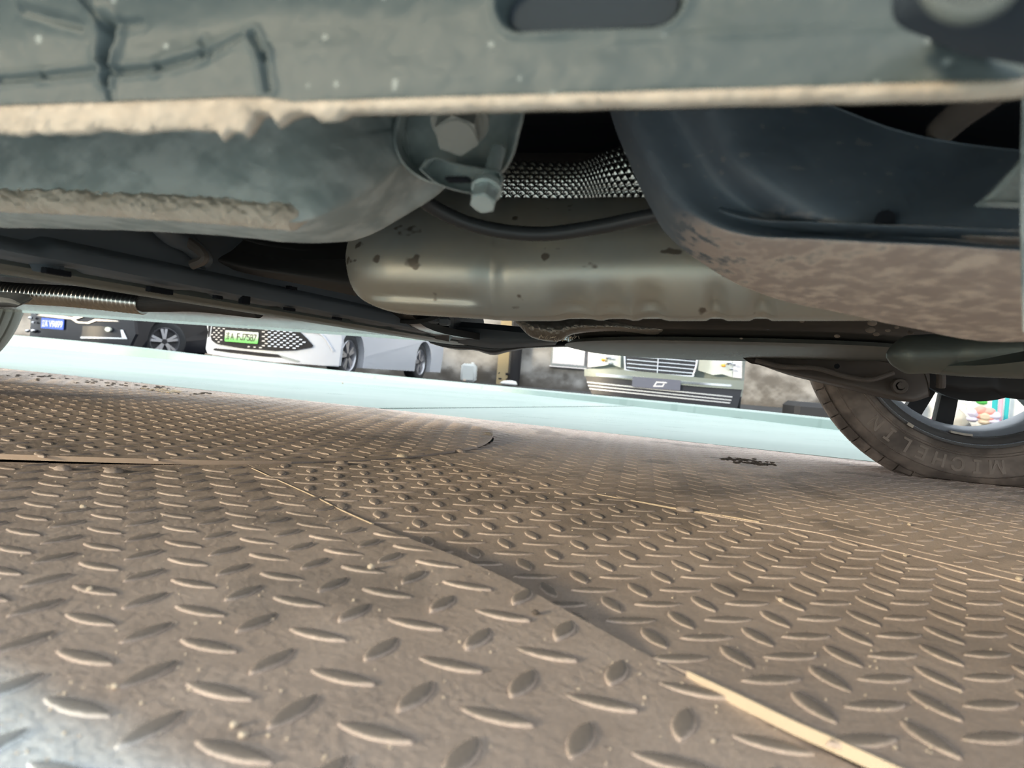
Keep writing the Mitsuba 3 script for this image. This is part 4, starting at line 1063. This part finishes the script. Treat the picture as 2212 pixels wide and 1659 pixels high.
a = onface(wallM, 997, 800, -.5); b = onface(wallM, 1031, 787, -.5)
jug = thing('jerry_can', 'cloudy white plastic jug standing by the wall', 'jug')
jw = b[0] - a[0]
obj('body', move(cbox((jw, jw * .8, b[1]), ((a[0] + b[0]) / 2, -.5, b[1] / 2), .2), wallM), 'jug_plastic', jug, smooth=40)
obj('cap', move(trimesh.creation.cylinder(.035, .04, sections=20), wallM @ trans(a[0] + jw * .7, -.5, b[1] + .015)), 'white_plastic', jug, smooth=40)
q_ = onface(wallM, 1003, 822, -.5 - jw * .41)
obj('stain', move(lump(.03, 4), wallM @ trans(q_[0] , -.5 - jw * .39, q_[1])), 'rust_edge', jug, label='rusty stain')
a = onface(wallM, 1100, 838, -1.2)
m_ = lump(.12, 3); m_.apply_scale([1.4, .8, .7]); m_.apply_translation([a[0], -1.2, -m_.bounds[0, 2]]); m_.apply_transform(wallM)
k = obj('plastic_bag', m_, 'white_plastic', smooth=60); tag(k, 'small white bag lying on the ground before the black pipe', 'bag')
# white board with grey frame on the wall
a = onface(wallM, 1193, 785, -.2); b = onface(wallM, 1266, 735, -.2)
cab = thing('wall_cabinet', 'white panel in a grey frame on the wall beside the old grey car', 'cabinet')
obj('panel', move(cbox((b[0] - a[0], .10, 1.1), ((a[0] + b[0]) / 2, -.21, a[1] + .55), .06), wallM), 'panel_white', cab, smooth=30)
obj('frame', move(cat(cbox((b[0] - a[0] + .06, .08, .035), ((a[0] + b[0]) / 2, -.2, a[1] - .015), .2), cbox((.035, .08, 1.15), (a[0] - .015, -.2, a[1] + .56), .2)), wallM), 'frame_grey', cab, smooth=30)
obj('ledge', move(cbox((b[0] - a[0] + .12, .16, .03), ((a[0] + b[0]) / 2, -.22, a[1] - .06), .2), wallM), 'panel_white', cab, smooth=30, label='white ledge')
k = wall_thing('bin', 'low dark box on the ground beside the far right tyre', 'box', 1683, 940, 1790, 872, .6, 'bin_dark', y=-8.0)

def far_wheel(parent, M, r, wdt, rim_r, spokes, rimm='far_rim', rot=0.0, twin=True):
    """Wheel facing local -y at M."""
    prof_ = [(rim_r, .02), (rim_r + .012, .004), (r * .86, 0), (r * .96, .015), (r, .04), (r, wdt - .03), (r * .9, wdt), (rim_r, wdt - .01)]
    wk = obj('wheel', lathe(prof_, 64), 'far_tyre', parent, frame=M, smooth=40)
    obj('rim', lathe([(rim_r + .004, .012), (rim_r - .004, .004), (rim_r - .02, .02), (rim_r - .03, .09), (rim_r, .10)], 64), rimm, wk, frame=M, smooth=40)
    obj('backing', lathe([(.0005, .09), (rim_r - .02, .09), (rim_r - .02, .11), (.0005, .11)], 40), 'far_rim_dark', wk, frame=M)
    for k in range(spokes):
        for off in ((-.16, .16) if twin else (0,)):
            e = spoke(.04, rim_r - .012, .032, .045, .022, .03)
            a = rot + 2 * math.pi * k / spokes + off
            c_, s_ = math.cos(a), math.sin(a)
            RR = np.eye(4); RR[0, 0], RR[0, 2], RR[2, 0], RR[2, 2] = c_, -s_, s_, c_
            obj('spoke', move(e, RR), rimm, wk, frame=M, smooth=False)
    obj('hub_cap', lathe([(.0005, .015), (.035, .015), (.05, .03), (.05, .09), (.0005, .09)], 32), 'far_rim_dark', wk, frame=M, smooth=30)
    return wk

def sidebody(parent, M, half, length, arches, ra, zlow, m, roofz=1.45, beam=.62, hood=.78, y0=.10):
    """Closed body made from a side outline with wheel arches cut out, tapered towards the roof."""
    L = length
    out = [(y0, zlow), (y0 - .02, .45), (y0 + .05, .62), (.35, hood - .03), (1.05, hood + .08), (1.75, roofz - .08), (2.5, roofz), (3.4, roofz - .06), (4.15, .98), (L - .08, .92), (L, .6), (L - .05, zlow)]
    pl = sg.Polygon(out)
    for y_ in arches:
        pl = pl.difference(sg.Point(y_, .33).buffer(ra, 32)).difference(sg.box(y_ - ra, -1, y_ + ra, .33))
    pl = biggest(pl).segmentize(.15)
    e = trimesh.creation.extrude_polygon(pl, 1.0, engine='earcut')
    v = e.vertices.copy()
    x_ = (v[:, 2] - .5) * 2
    hw = half - .06 * np.clip(.35 - v[:, 1], 0, 1) - .22 * np.clip(v[:, 1] - .9, 0, 1) - .10 * np.clip((.5 - v[:, 0]) / .5, 0, 1) ** 2
    e.vertices = np.stack([x_ * hw, v[:, 0], v[:, 1]], 1)
    if e.volume < 0: e.invert()
    obj('body', e, m, parent, frame=M, smooth=30)
def bend_front(me, k=.16, half=.9):
    me = me.subdivide_to_size(.08, max_iter=20) if len(me.vertices) < 4000 else me
    v = me.vertices.copy(); v[:, 1] += k * (np.abs(v[:, 0]) / half) ** 3
    me.vertices = v; return me
def fpoly(M, pts, y=0.0): return sg.Polygon([onface(M, a, b, y) for a, b in pts])
def face(parent, name, M, pts, y, dep, m, k=.16, label=None, rnd=0.0):
    pl = fpoly(M, pts)
    if rnd: pl = pl.buffer(-rnd).buffer(rnd)
    e = prism(pl, dep, None); e.apply_translation([0, y, 0])
    e = bend_front(e, k)
    return obj(name, e, m, parent, frame=M, smooth=25, label=label)
def strokes(segs, size, w):
    """Strokes in a unit cell -> shapely outline."""
    return unary_union([sg.LineString([(x * size[0], z * size[1]) for x, z in s_]).buffer(w, cap_style='square') for s_ in segs])
GLYPH = {'tall': [[(0, .9), (.25, .75)], [(0, .55), (.25, .45)], [(0, .0), (.25, .2)], [(.3, .9), (1, .9)], [(.65, 1), (.65, 0)], [(.35, .65), (.95, .65)], [(.3, .4), (1, .4)], [(.35, .18), (.95, .18)]],
         'ring': [[(.0, .85), (.2, .7)], [(.0, .45), (.2, .45), (.2, .1)], [(.0, .0), (1, .05)], [(.3, .9), (1, .9), (.65, .6), (.65, .15), (.5, .15)]]}
def number_plate(parent, M, cx_, cz_, w_, h_, y, base, ink, glyph, a, rest, tilt=0.0):
    bz = prism(sg.box(-w_ / 2 + .012, -h_ / 2 + .012, w_ / 2 - .012, h_ / 2 - .012).buffer(.012, 4), .012, None)
    pk = obj('number_plate', move(bz, trans(cx_, y, cz_)), base, parent, frame=M, smooth=False, label='number plate reading ' + a + rest)
    def put(me, x_):
        me = me.copy(); v = me.vertices.copy(); me.vertices = np.stack([v[:, 0], -v[:, 2], v[:, 1]], 1)
        if me.volume < 0: me.invert()
        me.apply_translation([cx_ + x_, y - .012, cz_ - h_ * .32]); return me
    ch_ = h_ * .64
    cw = ch_ * .52
    g = prism(strokes(GLYPH[glyph], (cw, ch_), .0042), .003, None); g.apply_translation([cx_ - w_ * .46, y - .012, cz_ - h_ * .32])
    ms = [g]
    n_ = 1 + len(rest)
    xs_ = np.concatenate([[-w_ * .46 + w_ * .135], np.linspace(-w_ * .46 + w_ * .135 * 2 + w_ * .055, w_ * .46 - cw, len(rest))])
    for ch__, x_ in zip(a + rest, xs_):
        t_ = meshkit.text_mesh(ch__, ch_, .003, bold=True)
        wd = t_.bounds[1, 0] - t_.bounds[0, 0]
        t_.apply_translation([-t_.bounds[0, 0], -t_.bounds[0, 1], 0]); s_ = min(1.0, cw / wd); t_.apply_scale([s_, ch_ / (t_.bounds[1, 1] - t_.bounds[0, 1]), 1])
        t_.apply_translation([(cw - wd * s_) / 2, 0, 0])
        ms.append(put(t_, x_))
    dot = prism(sg.Point(0, 0).buffer(.007), .003, None); dot.apply_translation([cx_ - w_ * .46 + w_ * .275, y - .012, cz_ + h_ * .22]); ms.append(dot)
    obj('characters', cat(*ms), ink, pk, frame=M, smooth=False)
    return pk

# --- white saloon
fw = at(750.6, 769, depth=11.0)
rw_ = min((at(906, 780, depth=d_) for d_ in np.linspace(11.5, 15, 300)), key=lambda q_: abs(np.hypot(*(q_ - fw)[:2]) - 2.8))
TH = math.atan2(rw_[0] - fw[0], rw_[1] - fw[1])
ex, ey = np.array([math.cos(TH), -math.sin(TH), 0]), np.array([math.sin(TH), math.cos(TH), 0])
P0 = fw - ex * .80 - ey * .95; P0[2] = ZG
WM = frame2(P0, TH)
wc = thing('car', 'white saloon car with a wide dark grille and green number plate', 'car')
sidebody(wc, WM, .88, 4.75, (.95, 3.75), .375, .17, 'white_paint')
face(wc, 'bumper', WM, [(434, 640), (434, 700), (440, 716), (433, 752), (440, 763), (500, 772), (600, 783), (690, 789), (716, 789), (722, 740), (722, 640)], .0, .06, 'white_paint', label='white front bumper')
gk = face(wc, 'grille', WM, [(458, 695), (452, 725), (456, 735), (470, 743), (530, 753), (600, 758), (640, 757), (672, 750), (674, 746), (662, 730), (648, 715), (620, 709), (596, 703), (520, 698)], -.058, .03, 'black_paint_matt', label='wide dark grille')
cols = []
for r_ in range(12):
    for c_ in range(22):
        px = 458 + c_ * 12.6 + (r_ % 2) * 6.3 * 1.0 - r_ * 0.0
        py = 694 + r_ * 4.9 + (px - 458) * .083
        pl = sg.Point(px, py)
        gp = sg.Polygon([(461, 697), (456, 725), (459, 734), (472, 741), (530, 751), (600, 756), (640, 755), (668, 748), (660, 731), (646, 717), (620, 711), (596, 705), (520, 700)])
        if not gp.buffer(-1.5).contains(pl): continue
        if sg.box(488, 712, 576, 750).contains(pl): continue
        q_ = onface(WM, px, py)
        wd = .046 if px > 560 else .034
        cols.append((px, q_, wd))
chip = prism(sg.Polygon([(-.5, -.5), (.42, -.5), (.5, .5), (-.42, .5)]), 1.0, None)
for px, q_, wd in cols:
    e = chip.copy(); e.apply_scale([wd, .012, .014]); e.apply_transform(trimesh.transformations.rotation_matrix(-.35, [1, 0, 0])); e.apply_translation([q_[0], -.086 + .16 * (abs(q_[0]) / .9) ** 3, q_[1]])
    obj('chip', e, 'chrome' if px > 590 else 'satin_chrome', gk, frame=WM, smooth=False)
face(wc, 'intake', WM, [(458, 756), (462, 752), (520, 757), (606, 766), (616, 773), (580, 771), (500, 762)], -.056, .012, 'black_paint_matt', label='dark lower intake')
face(wc, 'intake_corner', WM, [(606, 766), (650, 780), (645, 783), (616, 774)], -.056, .012, 'frame_grey')
face(wc, 'air_curtain', WM, [(441, 702), (449, 702), (444, 727), (441, 727)], -.056, .012, 'black_paint_matt', label='narrow side vent')
cr = smoothpath([(*onface(WM, a, b)[:1], -.07, onface(WM, a, b)[1]) for a, b in ((655, 716), (684, 719), (696, 732), (708, 757))], 24)
cr[:, 1] += .16 * (np.abs(cr[:, 0]) / .9) ** 3
obj('crease', tube(cr, .012, 8), 'white_paint', wc, frame=WM, smooth=60)
q_ = onface(WM, 531.5, 729)
number_plate(wc, WM, q_[0], q_[1], .50, .150, -.095, 'plate_green_fade', 'plate_black', 'tall', 'A', 'FJ7587')
for y_ in (.95, 3.75):
    far_wheel(wc, WM @ trans(.83, y_, .33) @ np.array([[0, -1, 0, 0], [1, 0, 0, 0], [0, 0, 1, 0], [0, 0, 0, 1.0]]), .33, .22, .225, 5, rot=.2)
    far_wheel(wc, WM @ trans(-.89, y_, .33) @ np.array([[0, 1, 0, 0], [-1, 0, 0, 0], [0, 0, 1, 0], [0, 0, 0, 1.0]]), .33, .22, .225, 5)
# --- black saloon
TB = math.radians(17)
fb = at(352, 734, depth=12.4)
ex, ey = np.array([math.cos(TB), -math.sin(TB), 0]), np.array([math.sin(TB), math.cos(TB), 0])
P0 = fb - ex * .86 - ey * .98; P0[2] = ZG
BM = frame2(P0, TB)
bc = thing('car', 'black car with a blue number plate and copper toned trim strips at the left', 'car')
sidebody(bc, BM, .90, 4.6, (.98, 3.65), .37, .19, 'black_paint', y0=.14)
face(bc, 'bumper', BM, [(60, 640), (62, 700), (60, 735), (150, 744), (265, 752), (276, 720), (272, 640)], .0, .06, 'black_paint', label='black front bumper', k=.12)
face(bc, 'grille_bar', BM, [(86, 676), (166, 686), (196, 680), (200, 682), (172, 692), (86, 683)], -.058, .03, 'satin_chrome', k=.12, label='pale chrome grille bar')
face(bc, 'trim_strip', BM, [(163, 690), (176, 699), (200, 700), (214, 694), (253, 695), (252, 692), (213, 690), (198, 697), (180, 696), (168, 689)], -.058, .03, 'satin_chrome', k=.12, label='copper toned trim strip')
face(bc, 'fog_surround', BM, [(187, 705), (224, 705), (250, 708), (258, 712), (266, 731), (262, 733), (184, 731), (186, 718)], -.058, .02, 'dark_bumper', k=.12)
face(bc, 'fog_trim', BM, [(184, 728), (258, 729), (256, 712), (260, 712), (266, 732), (184, 732)], -.080, .012, 'chrome', k=.12, label='chrome fog lamp trim')
c_ = fpoly(BM, [(230, 707), (248, 707), (248, 717), (230, 717)]).centroid
e = prism(affinity.scale(sg.Point(c_.x, c_.y).buffer(.055, 16), 1, .65), .03, None); e.apply_translation([0, -.078 + .05, 0])
obj('fog_lamp', e, 'lamp_lens', bc, frame=BM, smooth=30, label='round fog lamp')
for a, b, r_ in ((72, 687, .05), (85, 678, .05), (78, 697, .04), (66, 715, .05), (79, 715, .06)):
    q_ = onface(BM, a, b); obj('lamp_part', move(lump(r_ * .7, 5), trans(q_[0], -.05, q_[1])), 'chrome', bc, frame=BM, smooth=60)
q_ = onface(BM, 123.5, 700.5)
number_plate(bc, BM, q_[0], q_[1], .44, .16, -.075, 'plate_blue', 'plate_white', 'ring', 'A', 'V9699')
for y_ in (.98, 3.65):
    far_wheel(bc, BM @ trans(.90, y_, .33) @ frame2((0, 0, 0), math.radians(-52)) if y_ < 2 else BM @ trans(.89, y_, .33) @ np.array([[0, -1, 0, 0], [1, 0, 0, 0], [0, 0, 1, 0], [0, 0, 0, 1.0]]), .33, .22, .225, 5, rot=.1)
    far_wheel(bc, BM @ trans(-.89, y_, .33) @ np.array([[0, 1, 0, 0], [-1, 0, 0, 0], [0, 0, 1, 0], [0, 0, 0, 1.0]]), .33, .22, .225, 5)
# --- old grey saloon
TG = math.radians(15)
P0 = at(1430, 829, depth=8.3); P0[2] = ZG
GM = frame2(P0, TG)
gc = thing('car', 'old grey saloon with a chrome slatted grille and blank dark number plate', 'car')
sidebody(gc, GM, .86, 4.5, (.90, 3.55), .36, .22, 'grey_paint', y0=.16, hood=.86)
face(gc, 'bumper', GM, [(1262, 797), (1330, 798), (1420, 806), (1520, 817), (1606, 823), (1606, 842), (1520, 836), (1420, 827), (1330, 817), (1262, 812)], .05, .13, 'grey_paint', k=.10, label='grey bumper top')
face(gc, 'valance', GM, [(1261, 806), (1420, 824), (1604, 838), (1592, 884), (1560, 880), (1420, 866), (1278, 850)], .05, .11, 'dark_bumper', k=.10, label='dark lower bumper')
face(gc, 'bumper_shine', GM, [(1290, 807), (1360, 812), (1480, 824), (1580, 831), (1580, 835), (1480, 829), (1360, 818), (1290, 812)], -.075, .012, 'chrome', k=.10, label='bright strip on the bumper')
for k_, (a, b) in enumerate((((1268, 824), (1582, 856)), ((1270, 831), (1580, 863)), ((1273, 838), (1577, 869)))):
    face(gc, 'bumper_rib', GM, [(a[0], a[1]), (b[0], b[1]), (b[0], b[1] + 3.0), (a[0], a[1] + 3.0)], -.06, .014, 'bumper_rib', k=.10, label='thin bright rib')
gk = face(gc, 'grille', GM, [(1350, 730), (1350, 795), (1356, 801), (1420, 807), (1492, 812), (1499, 806), (1509, 770), (1509, 730)], .06, .05, 'dark_bumper', k=.10, label='chrome slatted grille')
def gpath(pts, r_, m, nm, y=-.0, lab=None):
    P_ = np.array([(onface(GM, a, b)[0], y, onface(GM, a, b)[1]) for a, b in pts]); P_ = smoothpath(P_, 40); P_[:, 1] += .10 * (np.abs(P_[:, 0]) / .9) ** 3
    obj(nm, tube(P_, r_, 8), m, gk, frame=GM, smooth=50, label=lab)
gpath([(1349, 725), (1349, 760), (1350, 793), (1357, 801), (1420, 808), (1490, 813), (1498, 808), (1505, 785), (1510, 730)], .013, 'chrome', 'surround', lab='chrome surround')
for r_ in range(6):
    y_ = 760 + r_ * 8.4
    gpath([(1354, y_), (1420, y_ + 6), (1504 - r_ * 1.5, y_ + 13)], .009, 'chrome', 'slat')
gpath([(1424, 740), (1422, 775), (1420, 806)], .007, 'chrome', 'centre_bar', y=-.012)
for nm, pts, am in (('head_lamp', [(1281, 735), (1280, 792), (1300, 790), (1318, 786), (1340, 794), (1341, 735)], (1303, 778)), ('head_lamp', [(1514, 735), (1508, 800), (1540, 810), (1560, 808), (1582, 815), (1583, 735)], (1563, 790))):
    hk = face(gc, nm, GM, pts, .06, .05, 'lamp_lens', k=.10, label='large clear head lamp')
    q_ = onface(GM, *am)
    obj('bulb', move(lump(.022, 2), trans(q_[0], .0, q_[1])), 'amber', hk, frame=GM, smooth=60, label='amber bulb')
    for dx_, dz_, r_ in ((.05, .03, .03), (.10, .02, .02), (.08, -.03, .022)):
        obj('reflector', move(lump(r_, 6), trans(q_[0] + dx_, .0, q_[1] + dz_)), 'chrome', hk, frame=GM, smooth=60)
for pts in ([(1268, 735), (1266, 792), (1279, 792), (1280, 735)], [(1584, 735), (1583, 815), (1603, 817), (1604, 735)]):
    face(gc, 'corner_lamp', GM, pts, .07, .05, 'panel_white', k=.10, label='pale corner lamp')
q_ = onface(GM, 1419, 828.5)
pk = obj('number_plate', move(prism(sg.box(-.245, -.045, .245, .045).buffer(.01), .014, None), GM @ trans(q_[0], -.085, q_[1])), 'plate_slate', gc, smooth=False, label='blank dark number plate')
stk = strokes([[(0, .0), (.9, .1)], [(0, 0), (.25, .8)], [(.25, .8), (1.25, .85)], [(.9, .1), (1, .5)]], (.10, .055), .006)
e = prism(stk, .003, None); e.apply_translation([q_[0] - .02, -.099, q_[1] - .03]); obj('painted_reflection', e, 'plate_white', pk, frame=GM, smooth=False, label='white shape painted for a reflection on the plate')  # white strokes painted as a reflection on the blank plate
for s_ in (-1, 1):
    for y_ in (.90, 3.55):
        RM = np.array([[0, -s_, 0, 0], [s_, 0, 0, 0], [0, 0, 1, 0], [0, 0, 0, 1.0]])
        far_wheel(gc, GM @ trans(.85 * s_, y_, .31) @ RM, .31, .20, .20, 5)

# --- bags and bright litter seen through the far wheel
LM = frame2(at(2050, 880, depth=7.4) * [1, 1, 0] + [0, 0, -.02 + ZG], math.radians(28))
def sack(name, label, px, w_, d_, h_, y, m, seed):
    x_, _ = onface(LM, px, 880, y)
    s_ = trimesh.creation.icosphere(4, .5)
    v = s_.vertices
    v = np.sign(v) * np.abs(v * 2) ** .7 / 2 * [w_, d_, h_]
    v = v * (0.9 + .25 * meshkit.fbm(v * 6 + seed * 3.3, 3, seed))[:, None]
    s_.vertices = v; s_.apply_translation([x_, y, -v[:, 2].min() + .02])
    s_.apply_transform(LM)
    k = obj(name, s_, m, smooth=60); tag(k, label, 'sack'); return k
sack('sack', 'bulging white plastic sack seen through the wheel between the two spokes', 2010, .75, .5, .75, .7, 'white_plastic', 1)
sack('sack', 'white plastic sack at the left behind the lower arm', 1938, .32, .4, .55, .2, 'hose_white', 2)
sack('sack', 'large white plastic sack behind the wheel at the right', 2205, .85, .5, .80, .3, 'white_plastic', 3)
x_, z_ = onface(LM, 2155, 880, -.02)
for nm, lab, px, py, w_, h_, m_ in (('banner', 'teal printed strip standing behind the rim', 2149, 872, .045, .26, 'teal_print'), ('banner', 'pink printed strip between the teal strips', 2162, 872, .03, .26, 'pink_print'), ('banner', 'short teal printed strip, right of the pink one', 2176, 866, .035, .12, 'teal_print')):
    q_ = onface(LM, px, py, -.1)
    k = obj(nm, move(cbox((w_, .03, max(h_, (q_[1]) + .13)), (q_[0], -.1, max(h_, q_[1] + .13) / 2 + .02), .2), LM), m_, smooth=30); tag(k, lab, 'strip')
for px, py, m_, lab in ((2128, 855, 'green_print', 'small green wrapper on top of the white sack'), (2115, 885, 'red_print', 'red wrapper in the litter behind the rim'), (2100, 892, 'violet_print', 'lilac wrapper in the litter behind the rim'), (2135, 890, 'red_print', 'second red wrapper, right of the lilac one'), (2125, 898, 'stone_pale', 'crumpled beige paper in the litter'), (2145, 897, 'violet_print', 'blue lilac wrapper at the right of the litter'), (2022, 904, 'pink_print', 'small pink wrapper low between the spokes')):
    q_ = onface(LM, px, py, -.25)
    m2 = lump(.05, px % 7); m2.apply_scale([1, .6, 1.0]); m2.apply_translation([q_[0], -.45 - .06 * (px % 5) if m_ != 'green_print' else .05, q_[1]])
    m2 = cat(m2, move(lump(.045, 3), trans(q_[0], -.42 - .06 * (px % 5) if m_ != 'green_print' else .08, q_[1] - .05)))
    k = obj('wrapper', move(m2, LM), m_, smooth=40); tag(k, lab, 'wrapper')
hp = smoothpath([(*[onface(LM, a, b, -.4)[0]], -.4, onface(LM, a, b, -.4)[1]) for a, b in ((2098, 905), (2085, 890), (2072, 872), (2082, 868), (2100, 878), (2104, 890), (2090, 893), (2074, 882))], 50)
k = obj('hose', move(tube(hp, .018, 10), LM), 'hose_white', smooth=60); tag(k, 'white looped hose seen through the wheel', 'hose')
